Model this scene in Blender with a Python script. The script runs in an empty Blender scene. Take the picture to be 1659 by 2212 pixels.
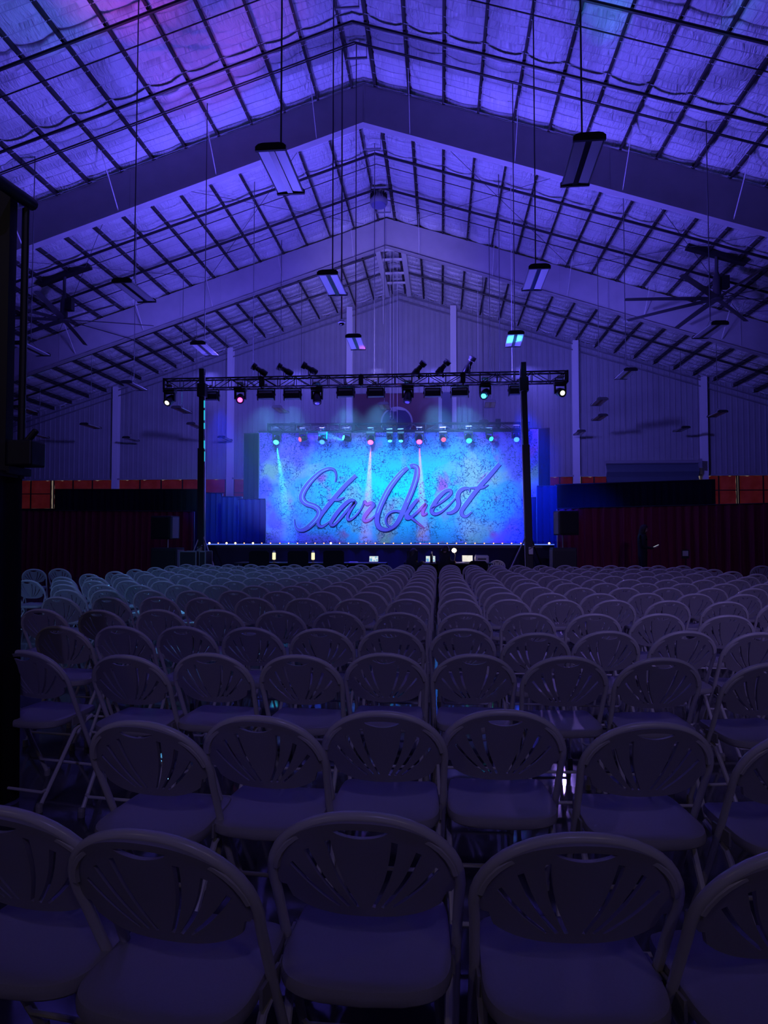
import bpy, bmesh, math, random
from mathutils import Vector, Matrix, Euler
random.seed(7)
S = bpy.context.scene
COL = S.collection
R = math.radians

# ------------------------------------------------------------------ camera
F = 1500.0; CX, CY = 829.5, 1106.0
PITCH = 2.18; YAW = 4.69; EYE = 1.40
cam_d = bpy.data.cameras.new('camera'); cam = bpy.data.objects.new('camera', cam_d); COL.objects.link(cam)
cam.location = (0, 0, EYE); cam.rotation_euler = (R(90 + PITCH), 0, R(YAW))
cam_d.sensor_fit = 'VERTICAL'; cam_d.sensor_height = 36.0; cam_d.lens = 36.0 * F / 2212.0
cam_d.clip_start = 0.05; cam_d.clip_end = 200
S.camera = cam
CM = Euler((R(90 + PITCH), 0, R(YAW))).to_matrix()
def ray(px, py):
    return CM @ Vector(((px - CX) / F, -(py - CY) / F, -1.0))
def at(px, py, Y):
    "point of the hall cross-section at depth Y seen at that place of the photo"
    d = ray(px, py); return Vector((0, 0, EYE)) + d * (Y / d.y)
def at_z(px, py, z):
    d = ray(px, py); return Vector((0, 0, EYE)) + d * ((z - EYE) / d.z)

# ------------------------------------------------------------------ view, world
S.view_settings.view_transform = 'Standard'; S.view_settings.look = 'None'
S.view_settings.gamma = 1.0; S.view_settings.use_curve_mapping = False
S.view_settings.exposure = 0.0
W = bpy.data.worlds.new('world'); S.world = W; W.use_nodes = True
W.node_tree.nodes['Background'].inputs[0].default_value = (0.20, 0.14, 0.9, 1)
W.node_tree.nodes['Background'].inputs[1].default_value = 0.004
S.cycles.max_bounces = 6; S.cycles.diffuse_bounces = 3; S.cycles.glossy_bounces = 3
S.cycles.volume_bounces = 0; S.cycles.transparent_max_bounces = 8
S.cycles.sample_clamp_indirect = 4.0
S.cycles.volume_step_rate = 2.0

# ------------------------------------------------------------------ lights
TY = 20.6           # front lighting truss
BY = 26.2           # back lighting truss
def spot(loc, target, col, power, angle, blend=0.6, rad=0.05, vol=1.0):
    l = bpy.data.lights.new('spot_beam', 'SPOT'); o = bpy.data.objects.new('spot_beam', l); COL.objects.link(o)
    l.color = col; l.energy = power; l.spot_size = R(angle); l.spot_blend = blend; l.shadow_soft_size = rad
    l.volume_factor = vol
    o.location = loc
    o.rotation_euler = (Vector(target) - Vector(loc)).to_track_quat('-Z', 'Y').to_euler()
    return o
VIO = (0.125, 0.090, 1.0); BLU = (0.0, 0.03, 1.0); PNK = (1.0, 0.10, 0.75)
# the profile spots standing on the front truss throw violet light up into the roof
for px, tx, ty, e in ((552, -13, 25, 2150), (607, -9, 13, 560), (660, -3, 27, 2150), (905, 1, 13, 520), (958, 8, 25, 2150), (1015, 9, 14, 520)):
    p = at(px, 800, TY)
    spot(p + Vector((0, 0, .30)), (tx, ty, 14.5), VIO, e, 140 if e > 2000 else 130, 1.0, 0.45, 0)
# moving heads: patches of colour on the insulation
def head_at(px, py): return at(px, py, TY - .14)
spot(head_at(519, 868), at(300, 60, 15.5), (1, .10, .9), 3600, 22, 0.9, 0.06, 0)
spot(head_at(519, 868), at(560, 110, 18.0), (1, .14, .9), 1500, 18, 0.9, 0.06, 0)
spot(head_at(881, 862), at(420, 170, 18.5), (1, .10, .9), 2600, 26, 0.9, 0.06, 0)
spot(head_at(1048, 858), at(1390, 60, 16.0), (0.03, .55, 1), 4200, 26, 0.9, 0.06, 0)
spot(head_at(685, 862), at(110, 50, 15.0), (0.05, .45, 1), 2200, 20, 0.9, 0.06, 0)
# colour over the seats
spot(head_at(367, 862), (-4.5, 13.2, .6), (0.12, .50, 1), 1700, 34, 1.0, 0.06, 0)
spot(head_at(1210, 855), (3.5, 12.5, .6), (0.34, .22, 1), 700, 52, 1.0, 0.06, 0)
spot(at(812, 845, TY), (-.6, 7.5, .6), (.26, .22, 1), 1500, 80, 1.0, 0.1, 0)
# added fill spots behind the camera, no fixtures seen, brightening the far rows
spot((-7.5, -6.5, 8.0), (-5.2, 13.0, .6), (.14, .36, 1), 2300, 26, 1.0, .15, 0)
spot((5.0, -6.5, 8.0), (2.5, 12.0, .6), (.36, .27, 1), 1700, 36, 1.0, .15, 0)
spot((1.0, -6.5, 8.0), (-1.5, 9.5, .6), (.30, .24, 1), 600, 46, 1.0, .15, 0)
# stage and backdrop washes from the bar floods
for px in (575, 632, 747, 812, 935, 993):
    spot(at(px, 866, TY + .05), at(px + (px - 800) * .15 + 20, 1050, 27.4), (0.13, 0.48, 1.0), 2500, 47, 1.0, 0.10, .15)
for px, tx in ((470, 500), (1120, 1190)):
    spot(at(px, 860, TY + .1), at(tx, 1110, 25.5), (0.0, 0.025, 1.0), 9000, 44, 1.0, 0.10, .5)
spot(at(812, 866, TY - .1), at(820, 1200, 20.6), (.03, .015, 1), 3200, 80, 1.0, 0.10, 0)
# end wall, lit over the top of the backdrop from the front truss
for px, tx in ((455, -15), (632, -7), (935, 2), (1118, 11)):
    spot(at(px, 800, TY + .3), (tx, 39.5, 9.5), (0.15, 0.125, 1), 4300, 60, 1.0, 0.15, 0)
spot(at(812, 800, TY + .3), (-2.4, 37, 14.5), (0.34, 0.28, 1), 4200, 50, 1.0, 0.15, 0)
# violet uplights added at the footlight strip to brighten fixtures and roof
for px in (600, 1010):
    p = at(px, 1172, 21.2); spot(p, p + Vector((0, -.25, 3)), (0.135, 0.10, 1), 2300, 150, 1.0, 0.08, 0)
# added warm fill spots, unseen behind the camera, greying the chair backs
for x in (-9, 5):
    spot((x, -7.2, 7.2), (-1, 10, 1.5), (1.0, .82, .72), 70, 110, 1.0, .25, 0)

# ------------------------------------------------------------------ mesh helpers
class MB:
    def __init__(s): s.v = []; s.f = []; s.m = []; s.mi = 0
    def add(s, vs, fs):
        b = len(s.v); s.v += [tuple(v) for v in vs]
        s.f += [tuple(i + b for i in f) for f in fs]; s.m += [s.mi] * len(fs); return s
    def box(s, c, sz, rot=None, taper=1.0):
        c = Vector(c); hx, hy, hz = sz[0] / 2, sz[1] / 2, sz[2] / 2
        vs = []
        for z in (-1, 1):
            k = taper if z > 0 else 1
            for x, y in ((-1, -1), (1, -1), (1, 1), (-1, 1)):
                v = Vector((x * hx * k, y * hy * k, z * hz))
                if rot is not None: v = rot @ v
                vs.append(c + v)
        return s.add(vs, [(3, 2, 1, 0), (4, 5, 6, 7), (0, 1, 5, 4), (1, 2, 6, 5), (2, 3, 7, 6), (3, 0, 4, 7)])
    def tube(s, pts, r, n=8, closed=False, cap=True, flat=None):
        pts = [Vector(p) for p in pts]; N = len(pts)
        rs = r if isinstance(r, (list, tuple)) else [r] * N
        vs = []; up = None
        for i, p in enumerate(pts):
            a = pts[(i - 1) % N] if (closed or i > 0) else p
            b = pts[(i + 1) % N] if (closed or i < N - 1) else p
            t = (b - a).normalized()
            if up is None:
                up = Vector((0, 0, 1)) if abs(t.z) < .9 else Vector((1, 0, 0))
            u = (up - t * up.dot(t))
            if u.length < 1e-4: u = t.orthogonal()
            u.normalize(); w = t.cross(u); up = u
            for k in range(n):
                an = 2 * math.pi * k / n
                vs.append(p + (u * math.cos(an) + w * math.sin(an)) * rs[i])
        fs = []
        for i in range(N if closed else N - 1):
            j = (i + 1) % N
            for k in range(n):
                q = (k + 1) % n
                fs.append((i * n + k, i * n + q, j * n + q, j * n + k))
        if cap and not closed:
            fs.append(tuple(range(n))[::-1]); fs.append(tuple((N - 1) * n + k for k in range(n)))
        return s.add(vs, fs)
    def lathe(s, prof, c=(0, 0, 0), n=16, M=None):
        "prof: list of (radius, z)"
        c = Vector(c); vs = []
        for r, z in prof:
            for k in range(n):
                an = 2 * math.pi * k / n
                v = Vector((r * math.cos(an), r * math.sin(an), z))
                if M is not None: v = M @ v
                vs.append(c + v)
        fs = []
        for i in range(len(prof) - 1):
            for k in range(n):
                q = (k + 1) % n
                fs.append((i * n + k, i * n + q, (i + 1) * n + q, (i + 1) * n + k))
        fs.append(tuple(range(n))[::-1]); fs.append(tuple((len(prof) - 1) * n + k for k in range(n)))
        return s.add(vs, fs)
    def prism(s, outline, d, M=None):
        "outline in local xz plane, extruded along y by d"
        n = len(outline); vs = []
        for y in (0, d):
            for x, z in outline:
                v = Vector((x, y, z))
                if M is not None: v = M @ v
                vs.append(v)
        fs = [tuple(range(n)), tuple(range(n, 2 * n))[::-1]]
        for i in range(n):
            j = (i + 1) % n; fs.append((j, i, n + i, n + j))
        return s.add(vs, fs)
    def build(s, name, mats, parent=None, smooth=False, bevel=0.0):
        me = bpy.data.meshes.new(name); me.from_pydata(s.v, [], s.f); me.update()
        if not isinstance(mats, (list, tuple)): mats = [mats]
        for m in mats: me.materials.append(m)
        if len(mats) > 1: me.polygons.foreach_set('material_index', s.m)
        if smooth: me.polygons.foreach_set('use_smooth', [True] * len(me.polygons))
        o = bpy.data.objects.new(name, me); COL.objects.link(o)
        if parent is not None: o.parent = parent
        if smooth and not bevel:
            try: me.set_sharp_from_angle(angle=R(40))
            except Exception: pass
        if bevel:
            b = o.modifiers.new('bevel', 'BEVEL'); b.width = bevel; b.segments = 2; b.limit_method = 'ANGLE'
        return o
def tag(o, label=None, cat=None, group=None, kind=None):
    if label: o['label'] = label
    if cat: o['category'] = cat
    if group: o['group'] = group
    if kind: o['kind'] = kind
    return o
def thing(name, loc=(0, 0, 0), rz=0, label=None, cat=None, group=None):
    o = bpy.data.objects.new(name, None); COL.objects.link(o); o.location = loc; o.rotation_euler = (0, 0, rz)
    o.empty_display_size = .1
    return tag(o, label, cat, group)
def dup(root, loc, rz):
    r = root.copy(); COL.objects.link(r); r.location = loc; r.rotation_euler = (0, 0, rz)
    for ch in list(root.children):
        c = ch.copy(); COL.objects.link(c); c.parent = r
        for g in list(ch.children):
            d = g.copy(); COL.objects.link(d); d.parent = c
    return r
ORD = ['zeroth', 'first', 'second', 'third', 'fourth', 'fifth', 'sixth', 'seventh', 'eighth', 'ninth', 'tenth', 'eleventh', 'twelfth',
       'thirteenth', 'fourteenth', 'fifteenth', 'sixteenth', 'seventeenth', 'eighteenth', 'nineteenth', 'twentieth', 'twenty-first',
       'twenty-second', 'twenty-third', 'twenty-fourth', 'twenty-fifth', 'twenty-sixth']

# ------------------------------------------------------------------ materials
def mat(name, col, rough=.6, metal=0.0, spec=.5, emis=None, es=0.0, bump=None, trans=None):
    m = bpy.data.materials.new(name); m.use_nodes = True; nt = m.node_tree
    b = nt.nodes['Principled BSDF']
    b.inputs['Base Color'].default_value = (*col, 1); b.inputs['Roughness'].default_value = rough
    b.inputs['Metallic'].default_value = metal; b.inputs['Specular IOR Level'].default_value = spec
    if emis: b.inputs['Emission Color'].default_value = (*emis, 1); b.inputs['Emission Strength'].default_value = es
    if bump:
        sc, st, dist = bump
        tc = nt.nodes.new('ShaderNodeTexCoord'); n = nt.nodes.new('ShaderNodeTexNoise'); n.inputs['Scale'].default_value = sc
        n.inputs['Detail'].default_value = 3
        bp = nt.nodes.new('ShaderNodeBump'); bp.inputs['Strength'].default_value = st; bp.inputs['Distance'].default_value = dist
        nt.links.new(tc.outputs['Object'], n.inputs['Vector']); nt.links.new(n.outputs[0], bp.inputs['Height'])
        nt.links.new(bp.outputs[0], b.inputs['Normal'])
        mix = nt.nodes.new('ShaderNodeMixRGB'); mix.inputs[1].default_value = (*[c * .85 for c in col], 1)
        mix.inputs[2].default_value = (*[min(1, c * 1.12) for c in col], 1)
        nt.links.new(n.outputs[0], mix.inputs[0]); nt.links.new(mix.outputs[0], b.inputs['Base Color'])
    return m
M = {}
def resin():
    m = mat('chair_resin', (.50, .48, .49), .38, bump=(220, .15, .0006)); nt = m.node_tree
    t = nt.nodes.new('ShaderNodeBsdfTranslucent'); t.inputs[0].default_value = (.50, .48, .52, 1)
    x = nt.nodes.new('ShaderNodeMixShader'); x.inputs[0].default_value = .34
    nt.links.new(nt.nodes['Principled BSDF'].outputs[0], x.inputs[1]); nt.links.new(t.outputs[0], x.inputs[2])
    nt.links.new(x.outputs[0], nt.nodes['Material Output'].inputs[0]); return m
M['plastic'] = resin()
M['tube'] = mat('chair_tube', (.60, .58, .58), .28, .0)
M['foot'] = mat('chair_foot', (.30, .29, .28), .6)
M['beam'] = mat('beam_primer', (.42, .40, .42), .55, bump=(2.0, .1, .01))
M['beamlite'] = mat('brace_paint', (.75, .75, .75), .5)
M['purlin'] = mat('purlin_dark', (.035, .03, .03), .6)
M['pipe'] = mat('pipe_dark', (.02, .018, .02), .5)
M['strap'] = mat('strap_white', (.45, .45, .5), .5)
M['black'] = mat('black_paint', (.012, .012, .013), .5)
M['blackgloss'] = mat('black_gloss', (.015, .015, .017), .28)
M['cloth'] = mat('black_cloth', (.012, .012, .014), .9, spec=.2, bump=(60, .3, .002))
M['maroon'] = mat('maroon_drape', (.26, .03, .06), .85, spec=.2, bump=(50, .3, .002))
M['navy'] = mat('blue_black_drape', (.03, .026, .06), .85, spec=.2, bump=(50, .3, .002))
M['steel'] = mat('steel', (.45, .45, .47), .35, .8)
M['white'] = mat('white_enamel', (.80, .80, .80), .35)
M['reflector'] = mat('reflector', (.70, .71, .76), .42, .6)
M['grey'] = mat('grey_paint', (.30, .30, .32), .5)
M['cable'] = mat('cable', (.10, .10, .11), .6)
M['cablelite'] = mat('cable_light', (.55, .55, .58), .5)
M['fan'] = mat('fan_grey', (.07, .07, .08), .45)
M['deck'] = mat('stage_deck', (.05, .05, .055), .35)
M['skin'] = mat('skin', (.55, .36, .28), .55)
M['hair'] = mat('hair', (.03, .02, .015), .6)
M['dkcloth'] = mat('dark_clothes', (.014, .014, .017), .85)
M['paper'] = mat('paper', (.7, .7, .7), .7)
M['case'] = mat('case_black', (.02, .02, .024), .45)
def glow(name, col, st):
    m = bpy.data.materials.new(name); m.use_nodes = True; nt = m.node_tree; b = nt.nodes['Principled BSDF']
    b.inputs['Base Color'].default_value = (0.02, .02, .02, 1)
    b.inputs['Emission Color'].default_value = (*col, 1); b.inputs['Emission Strength'].default_value = st
    return m
M['g_cyan'] = glow('lens_cyan', (.02, .60, .85), 11); M['g_pink'] = glow('lens_pink', (1, .03, .36), 11)
M['g_white'] = glow('lens_white', (1, .97, .85), 1.2); M['g_teal'] = glow('lens_teal', (.01, .7, .42), 9)
M['g_blue'] = glow('lens_blue', (.015, .07, 1), 9); M['g_red'] = glow('lens_red', (1, .12, .25), 1.2)
M['g_off'] = mat('lens_off', (.25, .25, .45), .15)
M['g_bulb'] = glow('bulb_warm', (1, .36, .11), 2.6); M['g_bulb2'] = glow('bulb_hot', (1, .48, .17), 5.5)
M['g_lamp'] = glow('lamp_warm', (1, .80, .5), 5.0); M['g_paper'] = glow('lit_bottle', (1, .9, .5), 1.2)
M['g_strip'] = glow('led_strip', (.10, .20, 1), .9)

# white faced roof insulation: glossy, wrinkled
def insulation():
    m = bpy.data.materials.new('white_faced_insulation'); m.use_nodes = True; nt = m.node_tree; L = nt.links
    b = nt.nodes['Principled BSDF']; b.inputs['Base Color'].default_value = (.74, .74, .76, 1)
    b.inputs['Roughness'].default_value = .33; b.inputs['Specular IOR Level'].default_value = .6
    tc = nt.nodes.new('ShaderNodeTexCoord'); mp = nt.nodes.new('ShaderNodeMapping'); mp.inputs['Scale'].default_value = (9, 2.2, 1)
    n1 = nt.nodes.new('ShaderNodeTexNoise'); n1.inputs['Scale'].default_value = 1.0; n1.inputs['Detail'].default_value = 5
    n1.inputs['Distortion'].default_value = 1.2
    n2 = nt.nodes.new('ShaderNodeTexNoise'); n2.inputs['Scale'].default_value = .9
    mul = nt.nodes.new('ShaderNodeMath'); mul.operation = 'MULTIPLY'
    bp = nt.nodes.new('ShaderNodeBump'); bp.inputs['Strength'].default_value = .9; bp.inputs['Distance'].default_value = .17
    L.new(tc.outputs['Object'], mp.inputs[0]); L.new(mp.outputs[0], n1.inputs['Vector']); L.new(tc.outputs['Object'], n2.inputs['Vector'])
    L.new(n1.outputs[0], mul.inputs[0]); L.new(n2.outputs[0], mul.inputs[1]); L.new(mul.outputs[0], bp.inputs['Height'])
    L.new(bp.outputs[0], b.inputs['Normal'])
    return m
M['insul'] = insulation()
def floor_mat():
    m = bpy.data.materials.new('sealed_concrete'); m.use_nodes = True; nt = m.node_tree; L = nt.links
    b = nt.nodes['Principled BSDF']; b.inputs['Base Color'].default_value = (.06, .06, .065, 1)
    tc = nt.nodes.new('ShaderNodeTexCoord'); n = nt.nodes.new('ShaderNodeTexNoise'); n.inputs['Scale'].default_value = 1.4; n.inputs['Detail'].default_value = 6
    cr = nt.nodes.new('ShaderNodeValToRGB'); cr.color_ramp.elements[0].color = (.035, .035, .04, 1); cr.color_ramp.elements[1].color = (.10, .10, .105, 1)
    mr = nt.nodes.new('ShaderNodeMapRange'); mr.inputs[3].default_value = .03; mr.inputs[4].default_value = .12
    br = nt.nodes.new('ShaderNodeTexBrick'); br.inputs['Scale'].default_value = .33; br.offset = 0
    br.inputs['Brick Width'].default_value = 1; br.inputs['Row Height'].default_value = 1; br.inputs['Mortar Size'].default_value = .004
    bp = nt.nodes.new('ShaderNodeBump'); bp.inputs['Strength'].default_value = .4; bp.inputs['Distance'].default_value = .01; bp.invert = True
    L.new(tc.outputs['Object'], n.inputs['Vector']); L.new(tc.outputs['Object'], br.inputs['Vector'])
    L.new(n.outputs[0], cr.inputs[0]); L.new(cr.outputs[0], b.inputs['Base Color'])
    L.new(n.outputs[0], mr.inputs[0]); L.new(mr.outputs[0], b.inputs['Roughness'])
    L.new(br.outputs['Fac'], bp.inputs['Height']); L.new(bp.outputs[0], b.inputs['Normal'])
    return m
M['floor'] = floor_mat()
M['wall'] = mat('white_metal_panel', (.34, .34, .36), .6, bump=(1.2, .1, .01))
def tarp_mat():
    m = bpy.data.materials.new('red_tarp'); m.use_nodes = True; nt = m.node_tree; L = nt.links
    for n in list(nt.nodes): nt.nodes.remove(n)
    out = nt.nodes.new('ShaderNodeOutputMaterial'); d = nt.nodes.new('ShaderNodeBsdfDiffuse'); t = nt.nodes.new('ShaderNodeBsdfTranslucent')
    mx = nt.nodes.new('ShaderNodeMixShader'); mx.inputs[0].default_value = .45
    tc = nt.nodes.new('ShaderNodeTexCoord'); n = nt.nodes.new('ShaderNodeTexNoise'); n.inputs['Scale'].default_value = 2.2; n.inputs['Detail'].default_value = 4
    cr = nt.nodes.new('ShaderNodeValToRGB'); cr.color_ramp.elements[0].color = (.22, .015, .02, 1); cr.color_ramp.elements[1].color = (.48, .07, .09, 1)
    L.new(tc.outputs['Object'], n.inputs['Vector']); L.new(n.outputs[0], cr.inputs[0])
    L.new(cr.outputs[0], d.inputs[0]); L.new(cr.outputs[0], t.inputs[0])
    L.new(d.outputs[0], mx.inputs[1]); L.new(t.outputs[0], mx.inputs[2]); L.new(mx.outputs[0], out.inputs[0])
    return m
M['tarp'] = tarp_mat()
M['daylight_glow'] = glow('daylight', (1, .80, .62), .17)
def backdrop_mat():
    m = bpy.data.materials.new('painted_backdrop'); m.use_nodes = True; nt = m.node_tree; L = nt.links
    b = nt.nodes['Principled BSDF']; b.inputs['Roughness'].default_value = .8; b.inputs['Specular IOR Level'].default_value = .1
    tc = nt.nodes.new('ShaderNodeTexCoord')
    def noise(sc, det=4, dist=0.0):
        n = nt.nodes.new('ShaderNodeTexNoise'); n.inputs['Scale'].default_value = sc; n.inputs['Detail'].default_value = det
        n.inputs['Distortion'].default_value = dist; L.new(tc.outputs['Object'], n.inputs['Vector']); return n
    def ramp(src, stops):
        c = nt.nodes.new('ShaderNodeValToRGB'); e = c.color_ramp.elements
        e[0].position, e[0].color = stops[0][0], (*stops[0][1], 1); e[1].position, e[1].color = stops[-1][0], (*stops[-1][1], 1)
        for p, q in stops[1:-1]:
            k = e.new(p); k.color = (*q, 1)
        L.new(src, c.inputs[0]); return c
    def mix(f, a, b_, mode='MIX'):
        x = nt.nodes.new('ShaderNodeMixRGB'); x.blend_type = mode
        if isinstance(f, float): x.inputs[0].default_value = f
        else: L.new(f, x.inputs[0])
        L.new(a, x.inputs[1])
        if isinstance(b_, tuple): x.inputs[2].default_value = (*b_, 1)
        else: L.new(b_, x.inputs[2])
        return x
    # radial: bright cyan field around the middle, blue and violet towards the rim (printed so)
    mp = nt.nodes.new('ShaderNodeMapping'); mp.inputs['Scale'].default_value = (.135, 1, .30)
    L.new(tc.outputs['Object'], mp.inputs[0])
    gr = nt.nodes.new('ShaderNodeVectorMath'); gr.operation = 'LENGTH'; L.new(mp.outputs[0], gr.inputs[0])
    nn = noise(.7, 3)
    ad = nt.nodes.new('ShaderNodeMath'); ad.operation = 'ADD'; L.new(gr.outputs['Value'], ad.inputs[0])
    mm = nt.nodes.new('ShaderNodeMath'); mm.operation = 'MULTIPLY'; mm.inputs[1].default_value = .55; L.new(nn.outputs[0], mm.inputs[0])
    L.new(mm.outputs[0], ad.inputs[1])
    base = ramp(ad.outputs[0], [(.25, (.02, .85, .98)), (.62, (.07, .62, .95)), (.90, (.16, .42, .92)), (1.0, (.34, .16, .85))])
    patch = ramp(noise(.55, 4, .5).outputs[0], [(.53, (0, 0, 0)), (.66, (1, 1, 1))])
    c1 = mix(patch.outputs[0], base.outputs[0], (.62, .55, .42))
    c1.inputs[0].default_value = .5
    pinks = ramp(noise(.9, 3, .3).outputs[0], [(.60, (0, 0, 0)), (.72, (1, 1, 1))])
    c2 = mix(pinks.outputs[0], c1.outputs[0], (.85, .12, .45))
    # crackle and specks
    vo = nt.nodes.new('ShaderNodeTexVoronoi'); vo.feature = 'DISTANCE_TO_EDGE'; vo.inputs['Scale'].default_value = 8.5
    dn = noise(3.0, 4); av = nt.nodes.new('ShaderNodeMixRGB'); av.inputs[0].default_value = .35
    L.new(tc.outputs['Object'], av.inputs[1]); L.new(dn.outputs['Color'], av.inputs[2]); L.new(av.outputs[0], vo.inputs['Vector'])
    cr = ramp(vo.outputs['Distance'], [(.015, (1, 1, 1)), (.05, (0, 0, 0))])
    msk = ramp(noise(1.3, 4).outputs[0], [(.40, (.12, .12, .12)), (.54, (1, 1, 1))])
    cm = mix(1.0, cr.outputs[0], msk.outputs[0], 'MULTIPLY')
    sp = ramp(noise(17, 5).outputs[0], [(.57, (0, 0, 0)), (.63, (.85, .85, .85))])
    sm = mix(1.0, sp.outputs[0], msk.outputs[0], 'MULTIPLY')
    dk = mix(1.0, cm.outputs[0], sm.outputs[0], 'ADD')
    c3 = mix(dk.outputs[0], c2.outputs[0], (.02, .025, .14))
    L.new(c3.outputs[0], b.inputs['Base Color'])
    return m
M['backdrop'] = backdrop_mat()
M['letter'] = mat('letter_blue', (.34, .13, .62), .8, spec=.1)
M['letter_dark'] = mat('letter_outline', (.01, .02, .16), .8, spec=.1)
M['letter_lite'] = mat('letter_highlight', (.50, .62, .85), .8, spec=.1)

# ================================================================== THE HALL
APEX = at(785, 270, 21.3)
XR = APEX.x; ZF = APEX.z; SL = 0.317
BD = 1.32                       # rafter depth
ZP = ZF + BD                    # purlin underside at the ridge
HW = 24.4; Y1 = 39.9; Y0 = -8.0
def zp(x): return ZP - SL * abs(x - XR)
def st(o): o['kind'] = 'structure'; return o

fl = MB(); fl.add([(XR - HW, Y0, 0), (XR + HW, Y0, 0), (XR + HW, Y1 + .2, 0), (XR - HW, Y1 + .2, 0)], [(0, 1, 2, 3)])
st(fl.build('floor', M['floor']))

# ceiling insulation, quilted between purlins and straps
PS = 1.075
def pur_x():
    xs = [XR - .40, XR + .40]; k = 1
    while .40 + PS * k < HW: xs += [XR - .40 - PS * k, XR + .40 + PS * k]; k += 1
    return sorted(xs)
PX = pur_x()
STEP = .60
def ceiling():
    xs = []
    edges = [XR - HW] + PX + [XR + HW]
    for a, b in zip(edges, edges[1:]):
        n = 8 if b - a > .5 else 2
        for i in range(n): xs.append((a + (b - a) * i / n, i / n))
    xs.append((XR + HW, 0))
    ys = [(Y0, 0), (11.0, 0)]; y = 11.0
    while y < Y1 - .01:
        for i in range(1, 6): ys.append((y + STEP * i / 5, (i % 5) / 5))
        y += STEP
    mb = MB(); vs = []; rnd = random.Random(3); amp = {}
    for j, (y, v) in enumerate(ys):
        for i, (x, u) in enumerate(xs):
            key = (i // 8, j // 5)
            if key not in amp: amp[key] = rnd.uniform(.6, 1.2)
            bul = 0.14 * amp[key] * math.sin(math.pi * u) ** .7 * (.25 + .75 * math.sin(math.pi * v) ** .6 if v > 0 else .25)
            vs.append((x, min(y, Y1), zp(x) + .21 - bul + (.02 * math.sin(y * 3.1 + x * 2)) * math.sin(math.pi * u)))
    nx = len(xs); fs = []
    for j in range(len(ys) - 1):
        for i in range(nx - 1):
            a = j * nx + i; fs.append((a, a + nx, a + nx + 1, a + 1))
    mb.add(vs, fs); return mb
st(ceiling().build('ceiling', M['insul'], smooth=True))

ARM = math.atan(SL)
for x in PX:
    m = MB(); z = zp(x); s = 1 if x > XR else -1
    # Z-section: web and two lips
    m.box((x, (9 + Y1) / 2, z + .10), (.012, Y1 - 9, .20)); m.box((x - s * .035, (9 + Y1) / 2, z + .005), (.075, Y1 - 9, .010))
    m.box((x + s * .035, (9 + Y1) / 2, z + .195), (.075, Y1 - 9, .010))
    st(m.build('roof_purlin', M['purlin']))
y = 11.0
while y < Y1:
    m = MB()
    for s in (-1, 1):
        n = 2; a = XR; b = XR + s * HW
        m.add([(a, y - .012, zp(a) - .012), (b, y - .012, zp(b) - .012), (b, y + .012, zp(b) - .012), (a, y + .012, zp(a) - .012)], [(0, 1, 2, 3)])
    st(m.build('roof_strap', M['strap'])); y += STEP
# pipes running across the purlins
for Y, r, dz in ((15.9, .045, .10), (18.5, .042, .10), (25.1, .05, .10), (27.6, .05, .10), (33.7, .05, .1), (36.2, .05, .1),
                 (16.5, .018, .28), (18.95, .022, .35), (19.3, .016, .14), (22.7, .018, .18), (25.6, .015, .22), (28.1, .018, .3), (22.1, .012, .3), (32.3, .014, .2), (35.0, .012, .2)):
    m = MB(); c = Vector((XR, Y, zp(XR) - dz))
    for s in (-1, 1):
        e = XR + s * (HW - .5); m.tube([c, (e, Y, zp(e) - dz)], r, 8)
    st(m.build('roof_pipe', M['pipe']))
# sway rods (thin diagonals) in the middle bay
for s in (-1, 1):
    for k in range(3):
        a = XR + s * (1 + 7 * k); b = a + s * 7
        for p, q in ((a, b), (b, a)):
            m = MB(); m.tube([(p, 21.5, zp(p) - .05), (q, 30.2, zp(q) - .05)], .010, 6); st(m.build('roof_rod', M['cable']))
# rigid frames
def frame(Y):
    m = MB()
    for s in (-1, 1):
        e = XR + s * (HW - 1.2); a = XR
        za, ze = zp(a), zp(e)
        # web
        for (t, zo, zt, w) in ((.014, -BD, 0, None),):
            vs = []
            for yy in (Y - .007, Y + .007):
                vs += [(a, yy, za - BD), (e, yy, ze - BD - .2), (e, yy, ze), (a, yy, za)]
            m.add(vs, [(0, 1, 2, 3), (7, 6, 5, 4), (0, 4, 5, 1), (3, 2, 6, 7)])
        for zo, zo2, fw in ((-BD, -BD - .2, .15), (-.025, -.025, .02)):
            vs = []
            for dz in (0, .025):
                vs += [(a, Y - fw, za + zo + dz), (e, Y - fw, ze + zo2 + dz), (e, Y + fw, ze + zo2 + dz), (a, Y + fw, za + zo + dz)]
            m.add(vs, [(3, 2, 1, 0), (4, 5, 6, 7), (0, 1, 5, 4), (3, 7, 6, 2), (1, 2, 6, 5)])
        # splice stiffeners
        for d in (0.02, 7.6, 15.2):
            x = XR + s * d; m.box((x, Y, zp(x) - BD / 2), (.03, .06, BD - .02))
        # tapered leg
        z1 = zp(e)
        m.prism([(e - s * .2, z1 - BD), (e + s * 1.1, z1 - .4), (e + s * 1.1, 0), (e + s * .6, 0)], .3, Matrix.Translation((0, Y - .15, 0)))
    o = st(m.build('roof_beam', M['beam']))
    # light braces from the purlins down to the lower flange
    xs = [.40 + PS * k for k in range(1, 22, 3)]
    for s in (-1, 1):
        for d in xs:
            x = XR + s * d
            for sy in ((-1, 1) if Y < 35 else (-1,)):
                b = MB(); p = Vector((x, Y + sy * 1.30, zp(x) + .03)); q = Vector((x, Y + sy * .10, zp(x) - BD + .04))
                d_ = (q - p); rot = d_.to_track_quat('Z', 'X').to_matrix()
                b.box((p + q) / 2, (.055, .012, d_.length), rot)
                b.build('brace', M['beamlite'], o)
    return o
for Y in (2.8, 12.05, 21.3, 30.55): frame(Y)

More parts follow.
